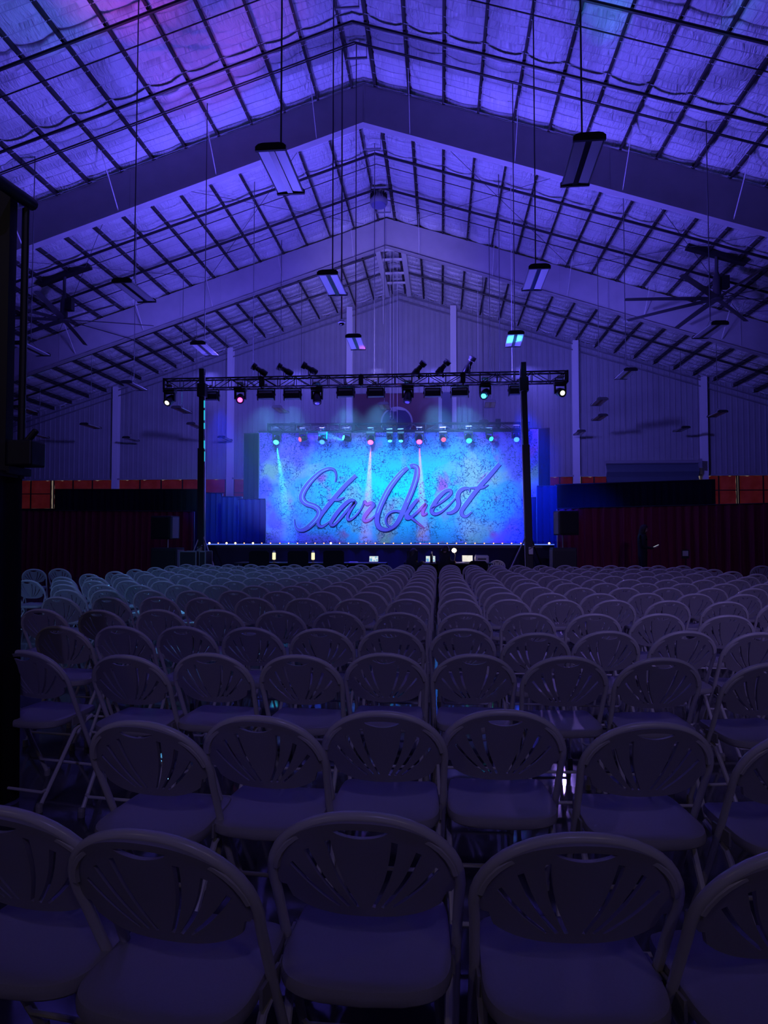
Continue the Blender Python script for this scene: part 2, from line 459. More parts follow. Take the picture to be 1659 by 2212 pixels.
# end wall: ribbed sheet above the red tarps
WB = at(860, 1031, Y1).z
def ribbed(x0, x1, zb, ztop, Y, pitch=.305):
    m = MB(); x = x0; pts = []
    while x < x1:
        pts += [(x, 0), (x + pitch * .62, 0), (x + pitch * .70, -.035), (x + pitch * .90, -.035)]
        x += pitch
    pts.append((x1, 0)); pts = [p for p in pts if p[0] <= x1]
    vs = []
    for x, d in pts: vs += [(x, Y + d, zb), (x, Y + d, ztop(x))]
    m.add(vs, [(2 * i, 2 * i + 2, 2 * i + 3, 2 * i + 1) for i in range(len(pts) - 1)])
    return m
st(ribbed(XR - HW, XR + HW, WB, lambda x: zp(x) + .2, Y1).build('wall_back', M['wall']))
m = MB(); m.box((XR, Y1 + .02, 1.7), (2 * HW, .1, 3.4 - 0)); 
ZT0 = at(200, 1098, Y1).z
m = MB(); m.box((XR, Y1 + .05, ZT0 / 2), (2 * HW, .1, ZT0)); st(m.build('wall_back_lower', M['cloth']))
m = MB(); m.box((XR - HW, (Y0 + Y1) / 2, 4), (.1, Y1 - Y0, 8.4)); st(m.build('wall_left', M['wall']))
m = MB(); m.box((XR + HW, (Y0 + Y1) / 2, 4), (.1, Y1 - Y0, 8.4)); st(m.build('wall_right', M['wall']))
m = MB(); m.prism([(XR - HW, 0), (XR + HW, 0), (XR + HW, zp(XR + HW) + .2), (XR, ZP + .2), (XR - HW, zp(XR - HW) + .2)], .1, Matrix.Translation((0, Y0, 0)))
st(m.build('wall_front', M['wall']))
# eave girt along the foot of the ribbed sheet
m = MB(); m.box((XR, Y1 - .06, WB), (2 * HW, .12, .10)); st(m.build('trim_1', M['wall']))
# glowing panel added outside the open strip, standing for daylight
m = MB(); m.add([(XR - HW, Y1 + .6, 2.4), (XR + HW, Y1 + .6, 2.4), (XR + HW, Y1 + .6, 6), (XR - HW, Y1 + .6, 6)], [(0, 1, 2, 3)])
st(m.build('added_daylight_panel_1', M['daylight_glow']))
# wall columns
for i, px in enumerate((250, 497, 755, 980, 1245, 1521)):
    x = at(px, 950, Y1 - .3).x
    m = MB(); zt = zp(x) - .02; zb = 0.0
    m.box((x, Y1 - .42, (zt + zb) / 2), (.34, .02, zt - zb)); m.box((x, Y1 - .10, (zt + zb) / 2), (.34, .02, zt - zb)); m.box((x, Y1 - .26, (zt + zb) / 2), (.02, .30, zt - zb))
    st(m.build('wall_column', M['beamlite']))
# rafter along the end wall
m = MB()
for s in (-1, 1):
    e = XR + s * (HW - .3)
    for zo in (-.55, -.2):
        vs = []
        for dz in (0, .02): vs += [(XR, Y1 - .28, ZP + zo + dz), (e, Y1 - .28, zp(e) + zo + dz), (e, Y1 - .08, zp(e) + zo + dz), (XR, Y1 - .08, ZP + zo + dz)]
        m.add(vs, [(3, 2, 1, 0), (4, 5, 6, 7), (0, 1, 5, 4), (3, 7, 6, 2)])
st(m.build('trim_2', M['wall']))
# white ridge frame in the last bay: two wide white members and rungs
m = MB()
for s in (-1, 1):
    m.box((XR + s * .62, 35.1, ZP - .22), (.24, 8.7, .44))
st(m.build('ridge_frame', M['white']))
m = MB()
for Y in (31.4, 33.2, 34.4, 36.2, 37.6): m.box((XR, Y, ZP - .32), (1.1, .12, .10))
st(m.build('ridge_rung', M['white']))
# trapeze hangers under the ridge
for i, (px, py) in enumerate(((762, 16), (768, 126), (802, 322), (818, 405), (828, 459))):
    p = at_z(px, py, ZP - .42); m = MB(); m.box((XR, p.y, p.z), (.62, .05, .05))
    for s in (-1, 1): m.tube([(XR + s * .29, p.y, p.z), (XR + s * .29, p.y, ZP + .1)], .010, 6)
    o = m.build('pipe_hanger', M['grey'])
    tag(o, ['grey trapeze hanger under the ridge, nearest the camera', 'grey trapeze hanger under the ridge above the first beam', 'grey trapeze hanger under the ridge just past the first beam',
            'grey trapeze hanger right above the round high bay lamp', 'grey trapeze hanger under the ridge just before the second beam'][i], 'hanger', 'ridge hangers')
# red tarps hung in the open strip, one between each pair of columns
def tarp(px0, px1, yt, yb, label):
    a = at(px0, yt, Y1 + .22); b = at(px1, yt, Y1 + .22); zt, zb = WB - .03, ZT0 + .01
    t = thing('tarp', ((a.x + b.x) / 2, Y1 + .22, zb), 0, label, 'tarp', 'red tarps along the foot of the end wall')
    w = b.x - a.x; n = max(3, int(w / .12)); vs = []; H = zt - zb
    rows = 10; rn = random.Random(px0)
    for j in range(rows + 1):
        for i in range(n + 1):
            u = i / n
            vs.append((-w / 2 + w * u, .05 * math.sin(i * .9) + .03 * math.sin(j * 1.9 + i * .3), H * j / rows - (.04 if j == rows and i % 9 == 4 else 0)))
    m = MB(); m.add(vs, [(j * (n + 1) + i, j * (n + 1) + i + 1, (j + 1) * (n + 1) + i + 1, (j + 1) * (n + 1) + i) for j in range(rows) for i in range(n)])
    m.build('sheet', M['tarp'], t, smooth=True)
    k = max(2, int(w / 1.15))
    for i in range(k + 1):
        m = MB(); m.box((-w / 2 + w * i / k, -.08, H / 2), (.06, .05, H)); m.build('batten', M['pipe'], t)
    m = MB(); m.box((0, -.08, H * .52), (w, .04, .05)); m.build('rail', M['pipe'], t)
for a in ((-60, 112, 1042, 1098, 'red tarp in the wall strip farthest left, two light slits under it'),
          (118, 243, 1042, 1098, 'red tarp in the wall strip just left of the first visible column'),
          (258, 488, 1042, 1098, 'red tarp between the left columns, above the black drape'),
          (506, 560, 1040, 1098, 'narrow red tarp just left of the stage backdrop'),
          (1180, 1237, 1032, 1098, 'narrow red tarp just right of the stage backdrop'),
          (1255, 1310, 1028, 1090, 'red tarp beside the dark rolled panel, right of the stage'),
          (1512, 1590, 1022, 1084, 'red tarp just right of the right-hand wall column'),
          (1594, 1700, 1020, 1084, 'red tarp in the wall strip farthest right')):
    tarp(*a)

# ================================================================== THINGS ON THE WALL
# state flag: red field, blue disc ringed white with three stars, white and blue bar at the fly
def flag():
    Y = Y1 - .55
    a = at(763, 851, Y); b = at(976, 851, Y); w = b.x - a.x; h = w * .60
    t = thing('flag', (a.x, Y, a.z - h), 0, 'huge red flag with ringed blue disc of white stars hung on the end wall', 'flag')
    red = mat('flag_red', (.10, .008, .02), .8); blue = mat('flag_blue', (.012, .015, .10), .8); wh = mat('flag_white', (.40, .40, .45), .8)
    def ripple(x): return .05 * math.sin(x * 3.2)
    def strip(x0, x1, nm, mt):
        n = 24 if x1 - x0 > 1 else 4; vs = []
        for i in range(n + 1):
            x = x0 + (x1 - x0) * i / n
            vs += [(x, ripple(x), 0), (x, ripple(x), h), (x, ripple(x) + .008, 0), (x, ripple(x) + .008, h)]
        fs = []
        for i in range(n):
            q = 4 * i; fs += [(q, q + 4, q + 5, q + 1), (q + 3, q + 7, q + 6, q + 2), (q + 1, q + 5, q + 7, q + 3), (q + 2, q + 6, q + 4, q)]
        m = MB(); m.add(vs, fs); return m.build(nm, mt, t, smooth=True)
    strip(0, w * .865, 'field', red); strip(w * .865, w * .90, 'white_stripe', wh); strip(w * .90, w, 'blue_bar', blue)
    cx, cz, r = w * .445, h * .50, h * .272
    def flat(pts, dy, nm, mt):
        m = MB(); n = len(pts)
        m.add([(x, ripple(x) - dy, z) for x, z in pts] + [(x, ripple(x) - dy + .006, z) for x, z in pts],
              [tuple(range(n)), tuple(range(n, 2 * n))[::-1]] + [((i + 1) % n, i, n + i, n + (i + 1) % n) for i in range(n)]); return m.build(nm, mt, t)
    circ = lambda r: [(cx + r * math.cos(k * math.pi / 24), cz + r * math.sin(k * math.pi / 24)) for k in range(48)]
    flat(circ(r), .06, 'disc_ring', wh); flat(circ(r * .9), .07, 'disc', blue)
    m = MB(); m.tube([(0, .03, h), (w, .03, h)], .02, 6)
    for x_ in (.3, w / 2, w - .3): m.tube([(x_, .03, h), (x_, .56, h)], .012, 6)
    m.build('hanging_rod', M['cable'], t)
    for an in (100, 220, 340):
        sx, sz = cx + r * .46 * math.cos(R(an)), cz + r * .46 * math.sin(R(an)); pts = []
        for k in range(10):
            rr = r * (.40 if k % 2 == 0 else .16); q = R(an + 20 + 36 * k); pts.append((sx + rr * math.cos(q), sz + rr * math.sin(q)))
        flat(pts, .08, 'star', wh)
flag()
# rolled dark panel hung across the strip
a = at(1310, 999, Y1 - 1.2); b = at(1510, 999, Y1 - 1.2); zb = at(1400, 1050, Y1 - 1.2).z
t = thing('rolled_cover', ((a.x + b.x) / 2, Y1 - 1.2, zb - .3), 0, 'dark blue grey rolled cover hung high on the wall right of the stage', 'cover')
m = MB(); w = b.x - a.x; h = a.z - zb + .3
vs = []; nr = 12
for j in range(nr + 1):
    for i in range(31): vs.append((-w / 2 + w * i / 30, .10 * math.sin(j * 1.3) + .02 * math.sin(i * 2.1 + j), h * j / nr))
m.add(vs, [(j * 31 + i, j * 31 + i + 1, (j + 1) * 31 + i + 1, (j + 1) * 31 + i) for j in range(nr) for i in range(30)])
m.build('cover_sheet', mat('slate_tarp', (.10, .13, .16), .7), t, smooth=True)
m = MB(); m.tube([(-w / 2 - .05, 0, h), (w / 2 + .05, 0, h)], .09, 10); m.build('top_roller', M['grey'], t)
m = MB(); m.box((w / 2 + .05, 0, h - .1), (.14, .3, .5)); m.build('end_bracket', M['grey'], t)
for s in (-1, 1):
    m = MB(); m.box((s * w * .45, .5825, h), (.06, 1.135, .06)); m.build('wall_arm', M['grey'], t)

# ================================================================== HANGING FIXTURES
def make_fixture():
    t = thing('pendant_light')
    L_, w = 1.32, .43
    m = MB()  # tray: two sloping reflectors and a dark spine, open below
    prof = [(-w / 2, 0), (-w / 2, .03), (-.12, .085), (.12, .085), (w / 2, .03), (w / 2, 0), (w / 2 - .015, 0), (w / 2 - .015, .02), (.115, .07), (-.115, .07), (-w / 2 + .015, .02), (-w / 2 + .015, 0)]
    m.prism(prof, L_ - .06, Matrix.Translation((0, .03, 0))); m.build('housing', M['grey'], t)
    for s in (-1, 1):
        m = MB(); m.add([(s * .045, .04, .012), (s * .195, .04, .004), (s * .195, L_ - .04, .004), (s * .045, L_ - .04, .012),
                         (s * .045, .04, .022), (s * .195, .04, .014), (s * .195, L_ - .04, .014), (s * .045, L_ - .04, .022)],
                        [(0, 1, 2, 3), (7, 6, 5, 4), (0, 4, 5, 1), (1, 5, 6, 2), (2, 6, 7, 3), (3, 7, 4, 0)])
        m.build('reflector', M['reflector'], t)
    m = MB(); m.box((0, L_ / 2, .02), (.085, L_ - .08, .05)); m.build('spine', M['blackgloss'], t)
    for yy in (0, L_ - .045):
        m = MB(); m.prism([(-w / 2 - .01, -.012), (-w / 2 - .01, .05), (-w / 2 + .03, .085), (-.12, .10), (.12, .10), (w / 2 - .03, .085), (w / 2 + .01, .05), (w / 2 + .01, -.012)], .045, Matrix.Translation((0, yy, 0)))
        m.build('end_cap', M['black'], t)
    return t
fx0 = make_fixture()
FX = [(584, 322), (1274, 300), (262, 609), (707, 592), (1166, 579), (427, 743), (763, 728), (1115, 721), (1556, 700), (40, 743),
      (272, 827), (1363, 800), (380, 881), (181, 917), (412, 916), (272, 946), (478, 945), (598, 880), (645, 920), (828, 873),
      (845, 912), (1060, 868), (1045, 911), (1302, 863), (1303, 898), (1562, 890), (1482, 924), (1256, 932), (535, 822), (804, 820), (1083, 815), (36, 880), (70, 939)]
cols = [(-18, 'outermost left'), (-11.8, 'second from left'), (-6.9, 'third from left'), (-2.4, 'middle left'), (2.05, 'middle right'), (6.8, 'second from right'), (12.4, 'outermost right')]
byc = {}
for px, py in FX:
    p = at_z(px, py, 6.98); c = min(cols, key=lambda q: abs(q[0] - p.x)); byc.setdefault(c[1], []).append((p.y, px, py, p))
first = True
for cname, lst in byc.items():
    lst.sort()
    for i, (yy, px, py, p) in enumerate(lst):
        o = fx0 if first else dup(fx0, (0, 0, 0), 0); first = False
        o.location = p; o.rotation_euler.z = R(random.uniform(-2, 2))
        m = MB(); zt = zp(p.x) + .1 - p.z
        m.tube([(0, .62, .30), (0, .66, zt)], .014 if yy < 16 else .012, 6)
        for s in (-1, 1): m.tube([(0, .62, .30), (0, .62 + s * .45, .09)], .005, 5)
        m.build('cable', M['cable'] if (yy < 21 or px > 1500) else M['cablelite'], o)
        near = 'nearest the camera' if i == 0 else (ORD[i + 1] + ' from the camera')
        tag(o, 'twin-tray pendant light on a cable, %s line of lights, %s' % (cname, near), 'pendant light', 'pendant lights over the hall')
# loose hanging cables around the flag and ceiling
for i, (px, yt, yb, Y) in enumerate(((843, 560, 905, 33.5), (850, 590, 905, 34.0), (858, 600, 918, 34.5), (828, 550, 700, 32.5), (1032, 640, 812, 33.0), (1104, 480, 815, 24.5))):
    p = at(px, yt, Y); q = at(px, yb, Y); m = MB(); m.tube([(0, 0, 0), (0, 0, zp(p.x) + .1 - q.z)], .012, 6)
    o = m.build('hanging_cable', M['cablelite']); o.location = (p.x, Y, q.z)
    tag(o, ['pale cable hanging from the ridge, left one of three before the flag', 'pale cable hanging from the ridge, middle one of three before the flag', 'pale cable hanging from the ridge, right one of three before the flag',
            'short pale cable beside the white ridge frame', 'pale cable hanging from the roof right of the flag', 'pale cable hanging in front of the right roof slope'][i], 'cable', 'cables hanging from the roof')
# small dome camera on a long drop pole
p = at(738, 697, 19.5); t = thing('dome_camera', p, 0, 'small white dome camera at the end of a long drop pole', 'camera')
m = MB(); m.lathe([(.02, .10), (.06, .08), (.11, .03), (.115, 0), (.09, -.02)], n=14); m.build('dome_housing', M['white'], t, smooth=True)
m = MB(); m.lathe([(.075, -.02), (.065, -.06), (.03, -.085), (.005, -.09)], n=14); m.build('dome', M['blackgloss'], t, smooth=True)
m = MB(); m.tube([(0, 0, .1), (0, 0, zp(p.x) - p.z)], .022, 8); m.build('pole', M['cable'], t)
# high bay lamp under the ridge
p = at(818, 432, 27.8); t = thing('high_bay_lamp', p, 0, 'round ribbed high bay lamp hanging under the ridge', 'lamp')
m = MB(); m.lathe([(.10, .30), (.20, .25), (.30, .08), (.36, -.02), (.37, -.12), (.33, -.20)], n=20); m.build('lamp_shade', M['grey'], t, smooth=True)
m = MB()
for k in range(16):
    an = k * math.pi / 8; c, s_ = math.cos(an), math.sin(an)
    m.box((c * .30, s_ * .30, .10), (.10, .012, .30), Matrix.Rotation(an, 3, 'Z'))
m.build('fins', M['black'], t)
m = MB(); m.lathe([(.31, -.20), (.30, -.26), (.05, -.27)], n=20); m.build('diffuser', M['g_off'], t, smooth=True)
m = MB()
for s in (-1, 1): m.tube([(s * .22, 0, .25), (s * .22, 0, .50)], .01, 6)
m.box((0, 0, .5), (.6, .06, .04)); m.build('bracket', M['black'], t)
# big ceiling fans
def fan(px, py, Y, ph, label):
    p = at(px, py, Y); t = thing('ceiling_fan', p, 0, label, 'ceiling fan', 'large eight-bladed ceiling fans')
    m = MB(); m.lathe([(.16, -.10), (.22, -.06), (.22, .02), (.14, .08), (.14, .75), (.10, .85), (.05, 1.0)], n=14); m.build('motor', M['fan'], t, smooth=True)
    m = MB(); m.box((.26, -.05, .55), (.26, .26, .45)); m.build('control_box', M['black'], t)
    zt = zp(p.x) - p.z
    m = MB(); m.tube([(0, 0, .95), (0, 0, zt)], .06, 10); m.build('down_rod', M['fan'], t)
    m = MB(); s = -1 if p.x > XR else 1
    m.box((0, 0, zt + .0), (2.2, .30, .16), Matrix.Rotation(-s * ARM, 3, 'Y')); m.build('mount', M['black'], t)
    for k in range(8):
        an = ph + k * math.pi / 4; rot = Matrix.Rotation(an, 3, 'Z') @ Matrix.Rotation(R(12), 3, 'X')
        b = MB(); n = 8; vs = []
        for i in range(n + 1):
            u = i / n; x = .2 + u * 3.2; w = .13 - .03 * u; zz = -.02 - .06 * u * u
            for dy, dz in ((-w, -.004), (0, .022), (w, -.004), (0, -.010)): vs.append(rot @ Vector((x, dy, zz + dz)))
        fs = [(i * 4 + q, i * 4 + (q + 1) % 4, i * 4 + 4 + (q + 1) % 4, i * 4 + 4 + q) for i in range(n) for q in range(4)]
        fs += [(3, 2, 1, 0), (n * 4, n * 4 + 1, n * 4 + 2, n * 4 + 3)]
        b.add(vs, fs); b.build('blade', M['fan'], t, smooth=True)
fan(138, 690, 26.0, .25, 'large dark ceiling fan with eight blades under the left roof slope')
fan(1549, 644, 26.0, .10, 'large dark ceiling fan with eight blades under the right roof slope')

# ================================================================== STAGE
ZS = at(820, 1176, 21.0).z
SX0 = at(447, 1178, 21.0).x; SX1 = at(1197, 1178, 21.0).x
t = thing('stage', ((SX0 + SX1) / 2, 21.0, 0), 0, 'low black stage platform with a plain skirt below the backdrop', 'stage')
w = SX1 - SX0
m = MB(); m.box((0, 3.5, ZS - .06), (w, 7.0, .12)); m.build('deck', M['deck'], t)
m = MB(); n = 120; vs = []
for i in range(n + 1):
    x = -w / 2 + w * i / n; d = .02 * math.sin(i * 1.1)
    vs += [(x, -.03 + d, 0), (x, -.03 + d * .3, ZS - .10)]
m.add(vs, [(2 * i, 2 * i + 2, 2 * i + 3, 2 * i + 1) for i in range(n)]); m.build('skirt', M['navy'], t, smooth=True)
# footlights
t = thing('footlight_strip', ((SX0 + SX1) / 2, 20.98, ZS), 0, 'strip of small warm bulbs glowing along the stage front edge', 'string lights')
m = MB(); m.box((0, 0, .012), (w, .05, .024)); m.build('strip', M['black'], t)
m = MB(); m.box((0, -.028, .0), (w, .008, .03)); m.build('led_tape', M['g_strip'], t)
bulbs = [453, 472, 490, 509, 528, 547, 566, 585, 605, 624, 643, 662, 681, 700, 715, 734, 753, 772, 791, 811, 830, 850, 869, 888, 908, 928, 947, 966, 986, 1006, 1026, 1046, 1066, 1085, 1105, 1125, 1186]
for i, px in enumerate(bulbs):
    p = at(px, 1178, 20.98); big = px in (509, 547, 715, 1186, 453, 490)
    m = MB(); r = .032 if big else .020
    m.lathe([(.005, -r), (r * .7, -r * .7), (r, 0), (r * .7, r * .7), (.004, r)], (p.x - (SX0 + SX1) / 2, -.03, .035), n=8)
    m.build('bulb', M['g_bulb2'] if big else M['g_bulb'], t, smooth=True)

# backdrop
BKY = 27.4
tl = at(558, 937, BKY); tr = at(1164, 937, BKY); bw = tr.x - tl.x; bzt = at(860, 931, BKY).z; bh = bzt - ZS
bc = Vector(((tl.x + tr.x) / 2, BKY, ZS + bh * .45))
t = thing('backdrop', bc, 0, 'wide blue and cyan paint-splattered stage backdrop with large script lettering', 'backdrop')
m = MB(); vs = []; n = 40
for i in range(n + 1):
    x = -bw / 2 + bw * i / n; d = .015 * math.sin(i * 1.7)
    vs += [(x, d, ZS - bc.z), (x, d, bzt - bc.z), (x, d + .01, ZS - bc.z), (x, d + .01, bzt - bc.z)]
fs = []
for i in range(n): q = 4 * i; fs += [(q, q + 4, q + 5, q + 1), (q + 3, q + 7, q + 6, q + 2)]
m.add(vs, fs); m.build('cloth', M['backdrop'], t, smooth=True)
m = MB(); m.tube([(-bw / 2, 0.05, bh * .55 + .03), (bw / 2, .05, bh * .55 + .03)], .035, 8); m.build('top_bar', M['black'], t)
LZ = lambda zx, zy: at(600 + zx / 3.19, 980 + zy / 3.19, BKY - .03)
STROKES = [
 ('S', [(397, 195, 7), (403, 150, 9), (388, 112, 14), (350, 104, 20), (300, 124, 24), (240, 176, 30), (192, 236, 36), (168, 286, 38), (172, 320, 38), (200, 345, 34), (250, 362, 32), (280, 385, 32), (284, 415, 32), (262, 455, 32), (218, 500, 32), (176, 526, 26), (140, 524, 18), (120, 500, 10), (114, 450, 4)]),
 ('t', [(540, 150, 24), (470, 215, 26), (395, 300, 28), (325, 385, 28), (284, 448, 26), (280, 488, 22), (304, 502, 18), (345, 478, 10), (372, 452, 6)]),
 ('tbar', [(342, 318, 6), (380, 318, 14), (425, 316, 16), (460, 300, 6)]),
 ('a', [(540, 345, 14), (520, 322, 18), (488, 328, 24), (440, 372, 26), (392, 432, 26), (366, 478, 22), (380, 494, 18), (418, 462, 16), (470, 400, 18), (530, 335, 20), (500, 390, 20), (480, 432, 20), (490, 456, 18), (525, 440, 12), (566, 392, 9), (592, 345, 9)]),
 ('r', [(592, 345, 12), (598, 328, 14), (612, 348, 18), (640, 340, 22), (660, 352, 22), (640, 378, 24), (606, 420, 24), (592, 450, 22), (606, 464, 18), (645, 448, 12), (690, 405, 7)]),
 ('Q', [(912, 90, 24), (932, 84, 27), (958, 100, 30), (955, 160, 34), (928, 245, 34), (890, 335, 34), (855, 415, 32), (822, 478, 28), (780, 514, 22), (738, 524, 26), (700, 508, 32), (684, 466, 34), (690, 410, 34), (722, 330, 34), (768, 242, 34), (820, 170, 32), (868, 118, 28), (896, 98, 22)]),
 ('Qtail', [(775, 505, 10), (752, 488, 10), (744, 450, 13), (764, 414, 14), (800, 396, 14), (850, 402, 16), (905, 432, 16), (960, 474, 12), (1010, 514, 3)]),
 ('u', [(965, 312, 18), (925, 362, 24), (893, 408, 26), (886, 438, 24), (906, 446, 20), (950, 412, 16), (1020, 348, 20), (1000, 390, 22), (1002, 420, 18), (1032, 408, 8)]),
 ('e', [(1060, 378, 8), (1110, 345, 12), (1160, 308, 16), (1194, 272, 18), (1184, 252, 18), (1150, 262, 22), (1100, 312, 26), (1066, 372, 28), (1062, 402, 24), (1084, 416, 20), (1125, 402, 14), (1180, 355, 9), (1235, 295, 6)]),
 ('s', [(1322, 262, 8), (1316, 242, 14), (1285, 240, 22), (1252, 262, 26), (1240, 300, 28), (1246, 345, 28), (1228, 385, 26), (1192, 408, 20), (1162, 408, 10)]),
 ('t2', [(1530, 70, 24), (1450, 162, 28), (1372, 250, 28), (1305, 338, 28), (1268, 392, 26), (1272, 424, 22), (1300, 432, 16), (1336, 402, 7)]),
 ('t2bar', [(1305, 238, 5), (1360, 236, 14), (1410, 234, 16), (1452, 214, 5)])]
def smooth_pts(pts, k=6):
    out = []; N = len(pts)
    for i in range(N - 1):
        p0 = pts[max(0, i - 1)]; p1 = pts[i]; p2 = pts[i + 1]; p3 = pts[min(N - 1, i + 2)]
        for j in range(k):
            t_ = j / k
            out.append(tuple(.5 * (2 * b + (c - a) * t_ + (2 * a - 5 * b + 4 * c - d) * t_ ** 2 + (-a + 3 * b - 3 * c + d) * t_ ** 3) for a, b, c, d in zip(p0, p1, p2, p3)))
    out.append(pts[-1]); return out
def ribbon(m, pts, dw, off, yo, th, shift=0.0, wscale=1.0):
    pts = smooth_pts(pts); vs = []; N = len(pts); sc = BKY / F / 3.19
    P = [LZ(x, y) - bc for x, y, w in pts]
    for i in range(N):
        a = P[max(0, i - 1)]; b = P[min(N - 1, i + 1)]; tn = (b - a); tn.y = 0; tn.normalize(); nn = Vector((-tn.z, 0, tn.x))
        hw = (max(pts[i][2], 2) * wscale + dw) * sc / 2; c = P[i] + nn * shift * pts[i][2] * sc + Vector((off, 0, -off))
        for s, yy in ((-1, 0), (1, 0), (1, th), (-1, th)): vs.append((c.x + nn.x * hw * s, yo + yy, c.z + nn.z * hw * s))
    fs = [(i * 4 + q, i * 4 + (q + 1) % 4, i * 4 + 4 + (q + 1) % 4, i * 4 + 4 + q) for i in range(N - 1) for q in range(4)]
    fs += [(3, 2, 1, 0), (N * 4 - 4, N * 4 - 3, N * 4 - 2, N * 4 - 1)]
    m.add(vs, fs)
m0 = MB(); m1 = MB(); m2 = MB(); m3 = MB()
for i, (nm, pts) in enumerate(STROKES):
    e = i * .0006
    ribbon(m3, pts, 11, 0, -.030 - e, .002); ribbon(m0, pts, 7, .010, -.040 - e, .002); ribbon(m1, pts, -1, 0, -.052 - e, .002)
    if nm in ('S', 'Q'): ribbon(m2, pts[3:-4] if nm == 'S' else pts[1:6], 0, 0, -.064 - e, .002, .10, .16)
    if nm == 'Q': ribbon(m2, pts[12:17], 0, 0, -.064, .002, .10, .16)
m3.build('lettering_glow_line', M['letter_lite'], t); m0.build('lettering_outline', M['letter_dark'], t)
m1.build('lettering', M['letter'], t); m2.build('lettering_highlight', M['letter_lite'], t)

# drapes
def drape(name, px0, Ya, px1, Yb, ytop, ybot, mt, label, z0=None, amp=.05, per=.28, ytop2=None, group=None):
    a = at(px0, ytop, Ya); b = at(px1, ytop2 or ytop, Yb)
    zb = z0 if z0 is not None else 0.0
    L_ = math.hypot(b.x - a.x, b.y - a.y); n = max(6, int(L_ / .035)); vs = []
    dx, dy = (b.x - a.x) / L_, (b.y - a.y) / L_; rn = random.Random(int(px0 * 7 + 3)); ph = rn.uniform(0, 6)
    cx, cy = (a.x + b.x) / 2, (a.y + b.y) / 2
    for i in range(n + 1):
        u = i / n * L_; w_ = amp * (math.sin(2 * math.pi * u / per + ph + 1.3 * math.sin(u * 1.7)) + .4 * math.sin(2 * math.pi * u / per * 2.3))
        zt = a.z + (b.z - a.z) * i / n
        for z, k in ((zb, 1.3), (zb + (zt - zb) * .5, 1.0), (zt - .06, .5), (zt, .25)):
            vs.append((a.x + dx * u - dy * w_ * k - cx, a.y + dy * u + dx * w_ * k - cy, z - zb))
    m = MB(); m.add(vs, [(4 * i + q, 4 * i + 4 + q, 4 * i + 5 + q, 4 * i + 1 + q) for i in range(n) for q in range(3)])
    o = thing(name, (cx, cy, zb), 0, label, 'drape', group)
    m.build('cloth', mt, o, smooth=True)
    m = MB(); m.tube([(a.x - cx, a.y - cy, a.z - zb), (b.x - cx, b.y - cy, b.z - zb)], .02, 6); m.build('rail', M['black'], o)
    for px_, q in ((0, a), (1, b)):
        m = MB(); m.tube([(q.x - cx, q.y - cy + .08, 0), (q.x - cx, q.y - cy + .08, q.z - zb)], .02, 6); m.build('upright', M['steel'], o)
    return o
G = 'pipe and drape panels around the stage'
drape('drape', -60, 25.0, 418, 23.6, 1102, 0, M['maroon'], 'long low maroon drape left of the stage behind the loudspeakers', ytop2=1105, group=G)
drape('drape', 118, 29.0, 440, 28.6, 1057, 0, M['cloth'], 'tall plain black drape left of the stage, above the maroon one', ytop2=1057, amp=.02, group=G)
drape('drape', 441, 26.9, 480, 26.7, 1064, 0, M['navy'], 'narrow dark blue drape just right of the left truss tower', ytop2=1066, z0=0, group=G)
drape('drape', 478, 26.2, 522, 26.0, 1073, 0, M['navy'], 'blue-lit drape second from the left truss tower', z0=0, ytop2=1073, group=G)
drape('drape', 514, 25.6, 573, 25.4, 1078, 0, M['navy'], 'blue-lit drape overlapping the backdrop at its lower left corner', z0=ZS, ytop2=1078, group=G)
drape('drape', 1133, 25.6, 1165, 25.4, 1076, 0, M['navy'], 'blue-lit drape overlapping the backdrop at its lower right corner', z0=ZS, ytop2=1074, group=G)
drape('drape', 1160, 25.2, 1203, 25.0, 1050, 0, M['navy'], 'blue-lit drape just right of the right truss tower', z0=0, ytop2=1050, group=G)
drape('drape', 527, 27.3, 559, 27.3, 937, 0, M['cloth'], 'tall narrow black border drape at the backdrop left edge', z0=ZS, ytop2=936, amp=.02, group=G)
drape('drape', 1163, 27.3, 1187, 27.3, 926, 0, M['cloth'], 'tall narrow black border drape at the backdrop right edge', z0=ZS, ytop2=925, amp=.02, group=G)
drape('drape', 1200, 27.8, 1545, 25.6, 1047, 0, M['cloth'], 'tall plain black drape right of the stage, above the maroon one', ytop2=1036, amp=.02, group=G)
drape('drape', 1204, 23.6, 1720, 20.4, 1099, 0, M['maroon'], 'long low maroon drape right of the stage behind the standing person', ytop2=1086, group=G)

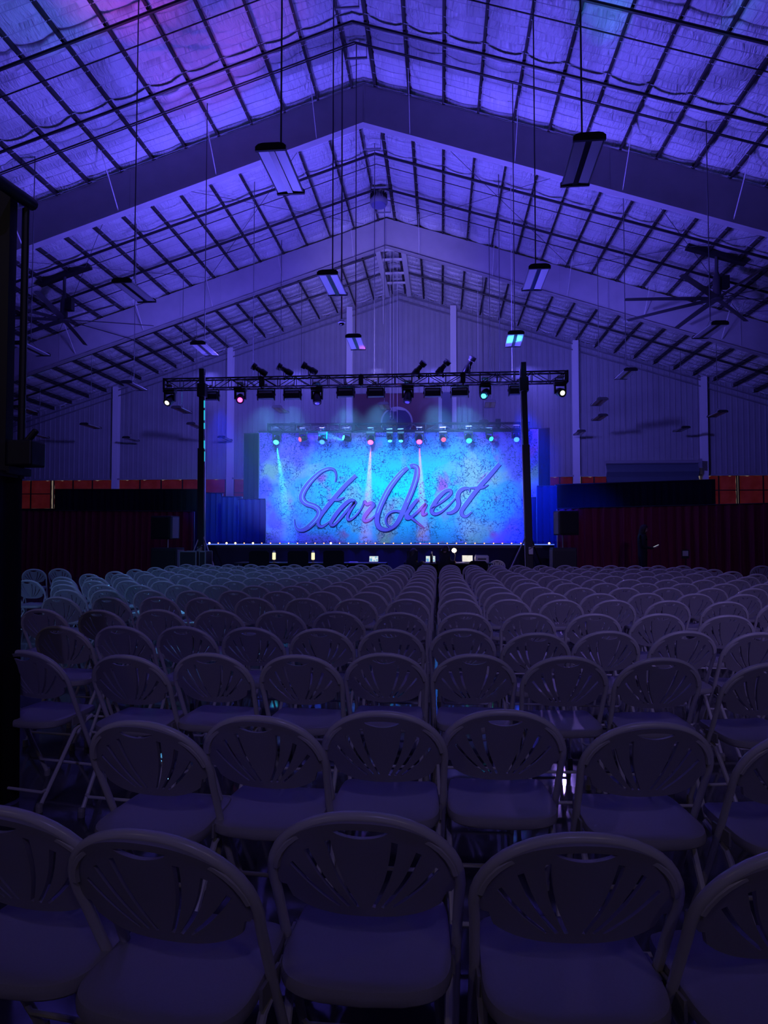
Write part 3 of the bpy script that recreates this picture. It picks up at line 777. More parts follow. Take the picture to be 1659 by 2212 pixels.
# ------------------------------------------------------------------ trusses
def box_truss(name, p0, p1, size, label, seg=3.05, mt=None, n_div=6):
    mt = mt or M['black']
    p0 = Vector(p0); p1 = Vector(p1); d = p1 - p0; L_ = d.length; t = thing(name, (p0 + p1) / 2, 0, label, 'lighting truss', 'lighting trusses')
    ux = d.normalized(); uy = Vector((-ux.y, ux.x, 0)).normalized(); uz = ux.cross(uy)
    o0 = p0 - (p0 + p1) / 2; h = size / 2
    P = lambda u, a, b: o0 + ux * u + uy * a * h + uz * b * h
    for a in (-1, 1):
        for b in (-1, 1):
            m = MB(); m.tube([P(0, a, b), P(L_, a, b)], .025, 8); m.build('chord', mt, t)
    k = int(round(L_ / (seg / n_div))); 
    for face in (0, 1, 2, 3):
        m = MB()
        fn = [lambda u, s: P(u, -1, s), lambda u, s: P(u, 1, s), lambda u, s: P(u, s, -1), lambda u, s: P(u, s, 1)][face]
        for i in range(k):
            u0 = L_ * i / k; u1 = L_ * (i + 1) / k; s = 1 if i % 2 else -1
            m.tube([fn(u0, -s), fn(u1, s)], .012, 6); m.tube([fn(u0, -1), fn(u0, 1)], .012, 6)
        m.tube([fn(L_, -1), fn(L_, 1)], .012, 6); m.build('lattice', mt, t)
    ns = int(round(L_ / seg))
    for i in range(ns + 1):
        u = min(L_, seg * i) if i < ns else L_
        m = MB()
        for uu in (u,):
            c = P(uu, 0, 0); M3 = Matrix((ux, uy, uz)).transposed()
            for a, b, sx, sz in ((0, 1, size + .05, .05), (0, -1, size + .05, .05)): m.box(P(uu, 0, b), (.05, size + .05, .05), M3)
            for a in (-1, 1): m.box(P(uu, a, 0), (.05, .05, size + .05), M3)
            if 0 < i < ns: m.box(P(uu, -1, 0), (.14, .012, size), M3)
        m.build('joint_plate', mt, t)
    return t
fa = at(354, 829, TY - .15); fb = at(1226, 812, TY - .15)
box_truss('lighting_truss', (fa.x, TY, fa.z), (fb.x, TY, fb.z), .30, 'long front black box truss carrying lights between two towers', seg=(fb - fa).length / 4)
ba = at(581, 925, BY); bb = at(1142, 922, BY)
box_truss('lighting_truss', ba, bb, .28, 'smaller black truss just above the backdrop top edge', seg=(bb - ba).length / 3)
bt = [o_ for o_ in bpy.data.objects if o_.get('label', '').startswith('smaller black truss')][0]
for px in (596, 1128):
    x_ = at(px, 925, BY).x - bt.location.x
    m = MB(); m.tube([(x_, 1.45, ZS - bt.location.z), (x_, 1.45, .17)], .03, 8); m.tube([(x_, 1.45, .15), (x_, -.1, .15)], .025, 8); m.build('rear_support', M['black'], bt)
# small boxes on the back truss
for px, lab in ((1076, 'small black box standing on the right part of the back truss'), (633, 'small black box standing on the left part of the back truss')):
    p = at(px, 914 if px > 1000 else 922, BY); m = MB(); m.box((0, 0, 0), (.18, .18, .30)); m.box((0, -.1, .0), (.12, .02, .2)); m.tube([(0, 0, -.15), (0, 0, -.2)], .03, 6)
    o = m.build('power_box', M['black'], bevel=.01); o.location = p; tag(o, lab, 'box')

def tower(pt, pb, label, lean_t, legs, strip):
    top = at(*pt); bot = at(pb[0], pb[1], pb[2]); bot.z = 0
    d = (top - at(pb[0], pb[1], pb[2])).normalized()
    base = top - d * (top.z / d.z)
    t = thing('truss_tower', base, 0, label, 'lighting tower', 'truss towers'); v = top - base
    m = MB()
    q = v.to_track_quat('Z', 'Y').to_matrix()
    m.box(v * .32, (.20, .20, v.length * .62), q); m.build('mast', M['black'], t, bevel=.01)
    m = MB(); m.box(v * .80, (.155, .155, v.length * .40), q); m.build('inner_mast', M['black'], t, bevel=.01)
    m = MB(); m.box(v * .90, (.25, .25, .40), q); m.build('sleeve', M['black'], t, bevel=.01)
    m = MB(); m.box((0, 0, .06), (.55, .55, .12)); m.build('base', M['black'], t, bevel=.02)
    m = MB(); m.box((0, -.16, 1.05), (.12, .14, .2)); m.tube([(-.05, -.24, 1.1), (.12, -.3, 1.2)], .015, 6); m.build('winch', M['steel'], t)
    for (x, y) in legs:
        m = MB(); m.tube([v * (1.62 / v.z), (x, y, .04)], .022, 8); m.lathe([(.07, 0), (.07, .02), (.02, .05)], (x, y, 0), 10); m.build('leg', M['steel'] if y < 0 else M['black'], t)
    m = MB(); s = strip
    m.tube([Vector((s * .13, -.05, 0.2)), v + Vector((s * .10, -.05, -.2))], .014, 6); m.build('cable', M['cablelite'], t)
    return t
tower((437, 797, TY - .35), (435, 1190, TY - .35), 'left black truss tower with outrigger legs beside the stage', 0, ((.8, -.65), (-.45, -.5), (.1, .55)), 1)
tower((1130, 783, TY - .35), (1143, 1195, TY - .35), 'right black truss tower with outrigger legs, leaning slightly', 0, ((-.85, -.6), (.6, .5), (-.1, .55)), -1)

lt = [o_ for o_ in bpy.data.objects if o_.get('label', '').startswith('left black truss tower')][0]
gl = glow('cyan_glint', (.02, .5, .7), .9)  # glowing segments stand for cyan stage light glinting off the mast
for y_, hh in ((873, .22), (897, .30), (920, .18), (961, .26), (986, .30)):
    p = at(441.5, y_, TY - .42) - lt.location; m = MB(); m.box(p, (.035, .02, hh)); m.build('glint_segment', gl, lt)
# ------------------------------------------------------------------ stage luminaires
def moving_head(px, py, Y, lens, aim, label, sc=1.0, group='moving head lights on the front truss', lr=.65):
    p = at(px, py, Y); t = thing('moving_head_light', p, 0, label, 'stage light', group)
    # hangs: base on top, yoke, head below
    m = MB(); m.box((0, 0, .24 * sc), (.34 * sc, .24 * sc, .12 * sc)); m.box((0, 0, .31 * sc), (.26 * sc, .05, .03)); m.build('base', M['blackgloss'], t, bevel=.012)
    m = MB()
    for s in (-1, 1): m.box((s * .145 * sc, 0, .06 * sc), (.045 * sc, .12 * sc, .26 * sc)); 
    m.box((0, 0, .17 * sc), (.33 * sc, .12 * sc, .04 * sc)); m.build('yoke', M['black'], t, bevel=.01)
    m = MB(); m.box((0, 0, .40 * sc), (.22, .34, .03))
    for s in (-1, 1): m.tube([(s * .08, 0, .31 * sc), (s * .08, 0, .42 * sc)], .018, 6)
    m.build('clamp', M['steel'], t)
    d = Vector(aim).normalized(); q = d.to_track_quat('Z', 'Y').to_matrix(); c = Vector((0, 0, -.03 * sc))
    m = MB(); m.lathe([(.05 * sc, -.19 * sc), (.10 * sc, -.16 * sc), (.125 * sc, -.02 * sc), (.125 * sc, .12 * sc), (.12 * sc, .17 * sc)], c, 16, q); m.build('head', M['blackgloss'], t, smooth=True)
    m = MB(); m.lathe([(.110 * sc * lr, .168 * sc), (.10 * sc * lr, .185 * sc), (.03 * sc * lr, .20 * sc)], c, 16, q); m.build('lens', lens, t, smooth=True)
    return t
FH = [(367, 862, 'g_white', (-.25, -.9, -.75), 'white-lensed moving head at the far left end of the front truss'),
      (519, 858, 'g_pink', (.25, -1, -.55), 'pink-lensed moving head third from the left on the front truss'),
      (685, 858, 'g_off', (.1, -.4, -1), 'unlit moving head left of centre under the front truss'),
      (881, 855, 'g_off', (-.1, -.4, -1), 'unlit moving head right of centre under the front truss'),
      (1048, 848, 'g_cyan', (-.35, -.9, -.65), 'cyan-lensed moving head left of the right tower'),
      (1210, 845, 'g_white', (.25, -1, -.35), 'white-lensed moving head at the far right end of the front truss')]
for px, py, l, a, lab in FH: moving_head(px, py, TY, M[l], a, lab, 1.05)
BH = [(598, 948, 'g_cyan', (0, -.8, -.8), 1.0, 'bright cyan moving head farthest left on the back truss'),
      (655, 946, 'g_red', (-.7, -.7, -.3), .9, 'dim red moving head second from left on the back truss'),
      (697, 948, 'g_blue', (0, -.9, -.8), 1.0, 'pale blue moving head third from left on the back truss'),
      (750, 946, 'g_cyan', (-.9, -.5, .2), .9, 'moving head throwing a cyan fan up and left'),
      (801, 948, 'g_pink', (0, -.8, -.8), 1.0, 'bright pink moving head left of the backdrop centre'),
      (842, 945, 'g_cyan', (.1, -.4, -1), .75, 'left one of two small moving heads above the big initial'),
      (866, 945, 'g_cyan', (0, -.4, -1), .75, 'right one of two small moving heads above the big initial'),
      (906, 947, 'g_pink', (0, -.8, -.8), 1.0, 'bright pink moving head right of the backdrop centre'),
      (957, 945, 'g_red', (.15, -.9, -.5), .9, 'dim red moving head right of the pink one'),
      (1012, 945, 'g_teal', (.1, -.9, -.8), 1.0, 'bright green cyan moving head on the right of the back truss'),
      (1057, 944, 'g_teal', (.5, -.8, -.5), .8, 'mostly dark moving head second from right on the back truss'),
      (1115, 943, 'g_blue', (0, -.9, -.7), 1.0, 'pale blue moving head farthest right on the back truss')]
for px, py, l, a, sc, lab in BH: moving_head(px, py, BY, M[l], a, lab, sc * 1.0, 'moving head lights on the back truss', .95)
def bar_flood(px, py, label):
    p = at(px, py, TY); t = thing('flood_light', p, 0, label, 'stage light', 'flood lights under the front truss')
    m = MB(); m.box((0, 0, .0), (.48, .20, .26)); m.build('housing', M['black'], t, bevel=.02)
    m = MB(); m.box((0, -.105, .06), (.40, .012, .05)); m.build('front_rim', M['grey'], t)
    m = MB()
    for s in (-1, 1): m.box((s * .26, 0, .0), (.02, .10, .34)); m.tube([(s * .25, 0, 0), (s * .29, 0, 0)], .04, 8)
    m.box((0, 0, .175), (.54, .08, .02)); m.build('yoke', M['black'], t)
    m = MB(); m.tube([(-.12, 0, .18), (0, 0, .30), (.12, 0, .18)], .012, 6); m.box((0, 0, .28), (.06, .06, .10)); m.build('clamp', M['steel'], t)
for i, px in enumerate((455, 575, 632, 747, 812, 935, 993, 1118)):
    bar_flood(px, (855, 853, 853, 848, 848, 848, 847, 843)[i], ['black flood light half hidden behind the left tower', 'black flood light, first right of the pink-lensed moving head', 'black flood light, second right of the pink-lensed moving head',
        'black flood light, first left of the truss centre', 'black flood light at the centre of the front truss', 'black flood light, first right of the right unlit moving head',
        'black flood light, second right of the right unlit moving head', 'black flood light half hidden behind the right tower'][i])
def profile(px, py, dx, dz, label):
    p = at(px, py, TY); t = thing('profile_spot', p, 0, label, 'stage light', 'profile spots standing on the front truss')
    d = Vector((dx, -.35, dz)).normalized(); q = d.to_track_quat('Z', 'Y').to_matrix()
    m = MB(); m.lathe([(.05, -.28), (.09, -.26), (.10, -.08), (.075, -.04), (.07, .10)], (0, 0, 0), 14, q); m.build('body', M['blackgloss'], t, smooth=True)
    m = MB(); m.lathe([(.07, .10), (.105, .12), (.11, .24), (.095, .245)], (0, 0, 0), 14, q); m.build('lens_tube', M['black'], t, smooth=True)
    m = MB(); m.lathe([(.09, .246), (.08, .25), (.02, .252)], (0, 0, 0), 14, q); m.build('lens', M['g_off'], t, smooth=True)
    m = MB()
    for s in (-1, 1): m.tube([(0, s * .12, -.02), (0, s * .12, -.20)], .012, 6)
    m.tube([(0, -.12, -.20), (0, .12, -.20)], .012, 6); m.box((0, 0, -.25), (.06, .06, .12)); m.build('yoke', M['black'], t)
for px, py, dx, dz, lab in ((560, 799, -.9, .55, 'leftmost of the three profile spots on the left half of the truss'), (615, 799, -.9, .5, 'middle of the three profile spots on the left half of the truss'),
                       (668, 796, -.9, .5, 'rightmost of the three profile spots on the left half of the truss'), (905, 796, .7, .7, 'leftmost of the three profile spots on the right half of the truss'),
                       (957, 793, .7, .7, 'middle of the three profile spots on the right half of the truss'), (1014, 787, .5, .9, 'tallest and rightmost profile spot on the right half of the truss')):
    profile(px, py, dx, dz, lab)

# coloured light of the back truss heads, thrown down through the haze
for px, tx, ty, c, e, an in ((598, 628, 1110, (0.02, .8, 1), 420, 14), (697, 700, 1090, (.1, .3, 1), 200, 14), (801, 790, 1100, (1, .12, .7), 420, 13),
                         (866, 870, 1110, (.05, .75, 1), 260, 12), (906, 915, 1100, (1, .12, .7), 330, 13), (1012, 1012, 1090, (.05, .9, .7), 160, 14), (1115, 1110, 1080, (.15, .2, 1), 160, 16)):
    p = at(px, 964, BY - .32); spot(p, at(tx, 1176, 25.0), c, e * (80 if px in (598, 801, 906) else 30), an * .8, .8, .03)
spot(at(742, 952, BY - .2), at(600, 905, BY + .5), (.0, .40, 1), 6000, 26, .6, .03, 1.6)
# thin haze over the stage
hz = MB(); hz.box(((SX0 + SX1) / 2 - .2, 24.35, 4.0), (SX1 - SX0 + 1.6, 6.0, 5.4))
hm = bpy.data.materials.new('stage_haze'); hm.use_nodes = True; nt = hm.node_tree
for n_ in list(nt.nodes): nt.nodes.remove(n_)
out = nt.nodes.new('ShaderNodeOutputMaterial'); vs_ = nt.nodes.new('ShaderNodeVolumeScatter'); vs_.inputs['Density'].default_value = .018
vs_.inputs['Color'].default_value = (.9, .95, 1, 1); vs_.inputs['Anisotropy'].default_value = .0
nt.links.new(vs_.outputs[0], out.inputs['Volume'])
o = hz.build('stage_haze', hm); tag(o, 'thin haze hanging over the stage, tinted by the lights', 'haze', None, 'stuff')

# ================================================================== SPEAKERS, CASES, TABLES
def speaker_stack(px0, px1, yt, yb, Y, side, name_l):
    a = at(px0, yt, Y); b = at(px1, yb, Y); w = b.x - a.x; h = a.z - b.z; zc = (a.z + b.z) / 2; cx = (a.x + b.x) / 2
    t = thing('loudspeaker', (cx, Y, b.z), R(-side * 12), 'black loudspeaker on a pole above the subwoofer, %s of the stage' % name_l, 'loudspeaker', 'loudspeakers beside the stage')
    m = MB(); m.prism([(-w * .46, 0), (w * .46, 0), (w * .46, h), (-w * .46, h)], .45, Matrix.Translation((0, -.2, 0))); m.build('cabinet', M['case'], t, bevel=.02)
    m = MB(); m.box((0, -.215, h * .5), (w * .8, .02, h * .88)); m.build('grille', M['black'], t, bevel=.01)
    m = MB(); m.box((side * w * .47, .02, h * .5), (.02, .30, h * .9)); m.build('side_panel', M['grey'], t)
    s = thing('subwoofer', (cx + (.1 * side), Y, 0), 0, 'black subwoofer cabinet on the floor, %s of the stage' % name_l, 'subwoofer', 'subwoofers beside the stage')
    zs = at((px0 + px1) / 2, 1183, Y).z
    m = MB(); m.box((0, 0, zs / 2), (w * 1.05, .6, zs)); m.build('cabinet', M['case'], s, bevel=.02)
    m = MB(); m.box((0, -.31, zs / 2), (w * .9, .02, zs * .85)); m.build('grille', M['black'], s)
    m = MB(); m.box((side * w * .53, 0, zs * .5), (.015, .5, zs * .9)); m.build('side_panel', M['grey'], s)
    m = MB(); m.tube([(0, 0, zs), (0, 0, b.z + .02)], .02, 8); m.build('pole', M['steel'], s)
speaker_stack(330, 382, 1115, 1165, 19.4, 1, 'left')
speaker_stack(1199, 1248, 1104, 1156, 19.4, -1, 'right')
def flight_case(px0, px1, yt, Y, label):
    a = at(px0, yt, Y); b = at(px1, yt, Y); w = b.x - a.x; t = thing('flight_case', ((a.x + b.x) / 2, Y, 0), 0, label, 'case', 'flight cases at the stage foot')
    m = MB(); m.box((0, 0, .10 + (a.z - .10) / 2), (w, .55, a.z - .10)); m.build('body', M['case'], t)
    m = MB()
    for s in (-1, 1):
        m.box((s * w / 2, -.275, .10 + (a.z - .1) / 2), (.03, .03, a.z - .1)); m.box((s * w / 2, .275, .10 + (a.z - .1) / 2), (.03, .03, a.z - .1))
    for z in (.11, a.z): m.box((0, -.275, z), (w, .03, .03)); m.box((0, .275, z), (w, .03, .03))
    m.build('edging', M['steel'], t)
    for sx in (-1, 1):
        for sy in (-1, 1):
            m = MB(); m.lathe([(.045, -.015), (.045, .015)], (sx * w * .4, sy * .2, .05), 10, Matrix.Rotation(R(90), 3, 'Y')); m.build('caster', M['black'], t)
flight_case(396, 431, 1191, 18.9, 'black flight case with metal edging left of the left tower')
flight_case(438, 451, 1191, 19.1, 'small flight case just right of the left tower foot')

def table(px0, px1, ytop, Y, label):
    a = at(px0, ytop, Y); b = at(px1, ytop, Y); w = b.x - a.x; cx = (a.x + b.x) / 2; z = a.z
    t = thing('table', (cx, Y, 0), 0, label, 'table', 'judges tables before the stage')
    m = MB(); m.box((0, 0, z - .015), (w, .75, .03)); m.build('tabletop', M['grey'] if 'white' in label else M['case'], t, bevel=.005)
    m = MB(); n = int(w / .06); vs = []
    for i in range(n + 1):
        x = -w / 2 + w * i / n; d = .02 * math.sin(i * 1.4); vs += [(x, .36 + d, .02), (x, .375, z - .03)]
    m.add(vs, [(2 * i, 2 * i + 2, 2 * i + 3, 2 * i + 1) for i in range(n)]); m.build('tablecloth', M['cloth'], t, smooth=True)
    for sx in (-1, 1):
        for sy in (-1, 1):
            m = MB(); m.tube([(sx * (w / 2 - .1), sy * .3, 0), (sx * (w / 2 - .1), sy * .3, z - .03)], .015, 6); m.build('leg', M['steel'], t)
    return z
TZ = .76
def table_z(px0, px1, Y, label):
    p = at((px0 + px1) / 2, 1200, Y)
    d = ray((px0 + px1) / 2, 1200)
    a = at(px0, 1200, Y); b = at(px1, 1200, Y); w = b.x - a.x; cx = (a.x + b.x) / 2
    t = thing('table', (cx, Y, 0), 0, label, 'table', 'judges tables before the stage')
    m = MB(); m.box((0, 0, TZ - .015), (w, .75, .03)); m.build('tabletop', M['case'], t, bevel=.005)
    m = MB(); n = int(w / .06); vs = []
    for i in range(n + 1):
        x = -w / 2 + w * i / n; d = .02 * math.sin(i * 1.4); vs += [(x, .36 + d, .02), (x, .375, TZ - .03)]
    m.add(vs, [(2 * i, 2 * i + 2, 2 * i + 3, 2 * i + 1) for i in range(n)]); m.build('tablecloth', M['cloth'], t, smooth=True)
    for sx in (-1, 1):
        for sy in (-1, 1):
            m = MB(); m.tube([(sx * (w / 2 - .1), sy * .3, 0), (sx * (w / 2 - .1), sy * .3, TZ - .03)], .015, 6); m.build('leg', M['steel'], t)
TBY = 18.4
table_z(515, 835, TBY, 'long black judges table left of centre before the stage')
table_z(905, 1062, TBY, 'black operator table with laptops right of centre')
def office_chair(px, ytop, Y, wpx, label, rz=0):
    p = at(px, ytop, Y); w = wpx * Y / F; t = thing('office_chair', (p.x, Y, 0), rz, label, 'office chair', 'black office chairs at the judges tables')
    h = p.z - .62
    m = MB(); m.prism([(-w / 2, .62), (w / 2, .62), (w / 2, p.z - .05), (w / 2 - .05, p.z), (-w / 2 + .05, p.z), (-w / 2, p.z - .05)], .07, Matrix.Translation((0, -.28, 0))); m.build('backrest', M['cloth'], t, bevel=.02)
    m = MB(); m.box((0, 0, .50), (w, .50, .09)); m.build('seat', M['cloth'], t, bevel=.03)
    for s in (-1, 1):
        m = MB(); m.tube([(s * w / 2, -.15, .5), (s * (w / 2 + .04), -.1, .70), (s * (w / 2 + .04), .15, .70)], .02, 8); m.build('armrest', M['blackgloss'], t)
    m = MB(); m.tube([(0, 0, .08), (0, 0, .46)], .03, 8); m.tube([(0, -.2, .48), (0, -.27, .70)], .025, 8); m.build('column', M['black'], t)
    m = MB()
    for k in range(5):
        an = k * 2 * math.pi / 5; m.tube([(0, 0, .09), (.28 * math.cos(an), .28 * math.sin(an), .055)], .02, 6); m.lathe([(.028, -.02), (.028, .02)], (.28 * math.cos(an), .28 * math.sin(an), .028), 8, Matrix.Rotation(R(90), 3, 'X'))
    m.build('base', M['black'], t)
office_chair(565, 1189, 17.7, 44, 'black high-backed office chair leftmost at the judges table')
office_chair(648, 1189, 17.7, 45, 'black high-backed office chair second at the judges table')
office_chair(724, 1188, 17.7, 45, 'black high-backed office chair third at the judges table')
office_chair(1036, 1211, 17.5, 38, 'low black office chair behind the printer on the operator table', R(-12))
# things on the tables
def laptop(px, py, wpx, Y, lid, label, face='screen'):
    w = wpx * Y / F; x = at(px, py, Y).x; t = thing('laptop', (x, Y, TZ), 0, label, 'laptop', 'laptops on the tables')
    m = MB(); m.box((0, -.10, .012), (w, .24, .02)); m.build('base', M['grey'], t)
    h = w * .62; q = Matrix.Rotation(R(-12), 3, 'X')
    m = MB(); m.box((0, .05 + h * .1, .02 + h / 2), (w, .012, h), q); m.build('lid', M['grey'], t)
    m = MB(); m.box((0, .042 + h * .1, .02 + h / 2), (w * .94, .006, h * .92), q); m.build('screen', lid, t)
def screen_mat(nm, c1, c2, c3, sc, st_):
    m = bpy.data.materials.new(nm); m.use_nodes = True; nt = m.node_tree; b = nt.nodes['Principled BSDF']
    tc = nt.nodes.new('ShaderNodeTexCoord'); v = nt.nodes.new('ShaderNodeTexVoronoi'); v.inputs['Scale'].default_value = sc
    cr = nt.nodes.new('ShaderNodeValToRGB'); e = cr.color_ramp.elements; e[0].color = (*c1, 1); e[1].color = (*c3, 1); k = e.new(.5); k.color = (*c2, 1)
    s = nt.nodes.new('ShaderNodeSeparateColor')
    nt.links.new(tc.outputs['Object'], v.inputs['Vector']); nt.links.new(v.outputs['Color'], s.inputs[0]); nt.links.new(s.outputs[0], cr.inputs[0])
    nt.links.new(cr.outputs[0], b.inputs['Emission Color']); b.inputs['Emission Strength'].default_value = st_; b.inputs['Base Color'].default_value = (.02, .02, .02, 1)
    return m
SCR = screen_mat('wallpaper_screen', (.02, .35, .8), (.75, .9, .8), (.9, .95, 1), 26, .9)
DOC = screen_mat('document_screen', (.8, .75, .65), (.95, .9, .8), (1, .97, .9), 8, .9)
laptop(807, 1200, 20, TBY, SCR, 'laptop with a bright patterned screen on the judges table')
laptop(930, 1212, 21, TBY, SCR, 'laptop with a blue patterned screen behind the drinks bottle')
laptop(1010, 1212, 23, TBY + .1, DOC, 'laptop with a white document screen near the glowing lamp')
x = at(932, 1200, TBY - .2).x; t = thing('drinks_bottle', (x, TBY - .22, TZ), 0, 'tall dark drinks bottle standing before the laptop', 'bottle')
m = MB(); m.lathe([(.035, 0), (.038, .02), (.038, .20), (.025, .24)], n=12); m.build('body', M['blackgloss'], t, smooth=True)
m = MB(); m.lathe([(.027, .24), (.027, .29), (.02, .30)], n=12); m.build('cap', M['steel'], t, smooth=True)
for i, px in enumerate((589, 674)):
    x = at(px, 1200, TBY - .25).x; t = thing('lit_cup', (x, TBY - .1, TZ), 0, ['small glowing yellow desk light right of the leftmost office chair', 'small glowing yellow desk light right of the second office chair'][i], 'desk light', 'yellow desk lights')
    m = MB(); m.lathe([(.03, 0), (.035, .02), (.035, .07), (.01, .075)], n=12); m.build('base', M['grey'], t, smooth=True)
    m = MB(); m.lathe([(.01, .075), (.045, .08), (.045, .25), (.035, .26)], n=12); m.build('shade', M['g_paper'], t, smooth=True)
    m = MB(); m.lathe([(.036, .26), (.036, .30), (.02, .31)], n=12); m.build('cap', M['white'], t, smooth=True)
x = at(981, 1190, TBY + .1).x; zl = at(981, 1189, TBY + .1).z; t = thing('desk_lamp', (x, TBY + .1, TZ), 0, 'small round desk lamp glowing warm white beside the seated operator', 'lamp')
m = MB(); m.lathe([(.07, 0), (.07, .015), (.015, .02)], n=12); m.build('base', M['black'], t)
m = MB(); m.tube([(0, 0, .02), (.03, 0, (zl - TZ) * .6), (0, 0, zl - TZ - .05)], .008, 6); m.build('stem', M['black'], t)
m = MB(); m.lathe([(.01, -.06), (.05, -.04), (.065, 0), (.05, .04), (.01, .06)], (0, 0, zl - TZ), 14); m.build('bulb', M['g_lamp'], t, smooth=True)
pl = bpy.data.lights.new('desk_lamp_light', 'POINT'); pl.energy = 6; pl.color = (1, .8, .5); pl.shadow_soft_size = .02; po = bpy.data.objects.new('desk_lamp_light', pl); COL.objects.link(po); po.location = (x, TBY, zl - .02)
x = at(1040, 1204, TBY + .2).x; t = thing('printer', (x, TBY + .15, TZ), 0, 'pale desktop printer at the right end of the operator table', 'printer')
m = MB(); m.box((0, 0, .09), (.36, .32, .18)); m.build('body', M['white'], t, bevel=.015)
m = MB(); m.box((0, -.165, .10), (.22, .02, .03)); m.build('paper_slot', M['black'], t)
m = MB(); m.box((0, -.02, .19), (.32, .24, .02)); m.build('lid', M['grey'], t)
for i, (px, Y) in enumerate(((967, TBY - .15), (993, TBY - .2), (905 + 12, TBY - .2), (763, TBY))):
    x = at(px, 1210, Y).x; m = MB(); m.box((0, 0, .006), (.24, .30, .012), Matrix.Rotation(R(8 * i - 10), 3, 'Z')); m.box((.02, .02, .016), (.2, .26, .008), Matrix.Rotation(R(14), 3, 'Z'))
    o = m.build('paper_pile', M['paper']); o.location = (x, Y, TZ); tag(o, ['white papers lying under the glow of the desk lamp', 'white papers lying before the document laptop', 'white papers at the left end of the operator table', 'white papers lying on the judges table left of the laptop'][i], 'papers', 'papers on the tables')
for i, (px, Y) in enumerate(((603, 17.9), (685, 17.9), (763, 17.95))):
    pass

# small sign on a stand, right
p = at(1480, 1197, 19.6); t = thing('sign_stand', (p.x, 19.6, 0), 0, 'small pale paper sign on a thin stand before the maroon drape', 'sign stand')
m = MB(); m.tube([(0, 0, 0.02), (0, 0, p.z)], .012, 6); m.lathe([(.16, 0), (.16, .02), (.02, .03)], n=12); m.build('pole', M['black'], t)
m = MB(); m.box((0, -.015, p.z), (.20, .01, .24)); m.build('frame', M['black'], t)
m = MB(); m.box((0, -.024, p.z + .02), (.15, .004, .14)); m.build('paper', M['paper'], t)

# ================================================================== PEOPLE
def skin_body(name, verts, edges, mt, parent, sub=2):
    me = bpy.data.meshes.new(name); me.from_pydata([v[:3] for v in verts], edges, []); o = bpy.data.objects.new(name, me); COL.objects.link(o); o.parent = parent
    md = o.modifiers.new('skin', 'SKIN'); md.use_smooth_shade = True
    sv = me.skin_vertices[0].data if me.skin_vertices else None
    if sv is None:
        bm = bmesh.new(); bm.from_mesh(me); bm.verts.layers.skin.verify(); bm.to_mesh(me); bm.free(); sv = me.skin_vertices[0].data
    for i, v in enumerate(verts):
        r = v[3]; sv[i].radius = (r, r * (v[4] if len(v) > 4 else 1)); sv[i].use_root = (i == 0)
    sb = o.modifiers.new('sub', 'SUBSURF'); sb.levels = sub; sb.render_levels = sub
    me.materials.append(mt); return o
def head(parent, c, face_dir, hair_long, up=(0, 0, 1)):
    f = Vector(face_dir).normalized(); u = Vector(up); r = f.cross(u).normalized(); u = r.cross(f)
    Q = Matrix((r, f, u)).transposed(); c = Vector(c)
    def V(x, y, z): return c + Q @ Vector((x, y, z))
    m = MB(); n = 16; k = 12; vs = []
    for j in range(k + 1):
        th = math.pi * j / k; z = .118 * math.cos(th)
        for i in range(n):
            ph = 2 * math.pi * i / n; x = .076 * math.sin(th) * math.cos(ph); y = .096 * math.sin(th) * math.sin(ph)
            if z < 0: x *= 1 - .35 * (-z / .118) ** 1.5; y = y * (1 - .15 * (-z / .118)) + .012 * (-z / .118)
            fr = max(0, math.sin(ph)) ** 6 * math.sin(th)
            if abs(z + .015) < .03: y += .022 * max(0, math.sin(ph)) ** 40 * (1 - abs(z + .015) / .03)      # nose
            if abs(z - .015) < .02: y -= .008 * (1 if .25 < abs(math.cos(ph)) < .6 and math.sin(ph) > 0 else 0)  # eye sockets
            if abs(z + .062) < .012: y += .004 * fr
            vs.append(V(x, y, z))
    m.add(vs, [(j * n + i, j * n + (i + 1) % n, (j + 1) * n + (i + 1) % n, (j + 1) * n + i) for j in range(k) for i in range(n)])
    for s in (-1, 1): m.lathe([(.004, -.03), (.014, -.02), (.016, .01), (.005, .03)], V(s * .078, 0, 0), 6)
    hd = m.build('head', M['skin'], parent, smooth=True)
    m = MB()
    for s in (-1, 1): m.lathe([(.002, -.009), (.010, -.005), (.010, .005), (.002, .009)], V(s * .030, .085, .016), 6)
    m.lathe([(.004, -.004), (.02, 0), (.004, .004)], V(0, .088, -.058), 8); m.build('facial_features', M['hair'], hd)
    m = MB(); vs = []; zlo = -.30 if hair_long else -.03
    for j in range(9):
        u_ = j / 8; z = .128 - (.128 - zlo) * u_
        rr = math.sqrt(max(0, 1 - (max(z, 0) / .132) ** 2)) if z > 0 else 1
        for i in range(13):
            ph = math.pi * (1 - .22) + (math.pi * 1.44) * i / 12 if z < .05 else math.pi * (.62) + math.pi * 1.76 * i / 12
            wd = 1.0 if z > -.1 else .92
            vs.append(V(.087 * rr * wd * math.cos(ph), .106 * rr * wd * math.sin(ph), z))
    m.add(vs, [(j * 13 + i, j * 13 + i + 1, (j + 1) * 13 + i + 1, (j + 1) * 13 + i) for j in range(8) for i in range(12)])
    ho = m.build('hair', M['hair'], parent, smooth=True)
    sd = ho.modifiers.new('solid', 'SOLIDIFY'); sd.thickness = .012
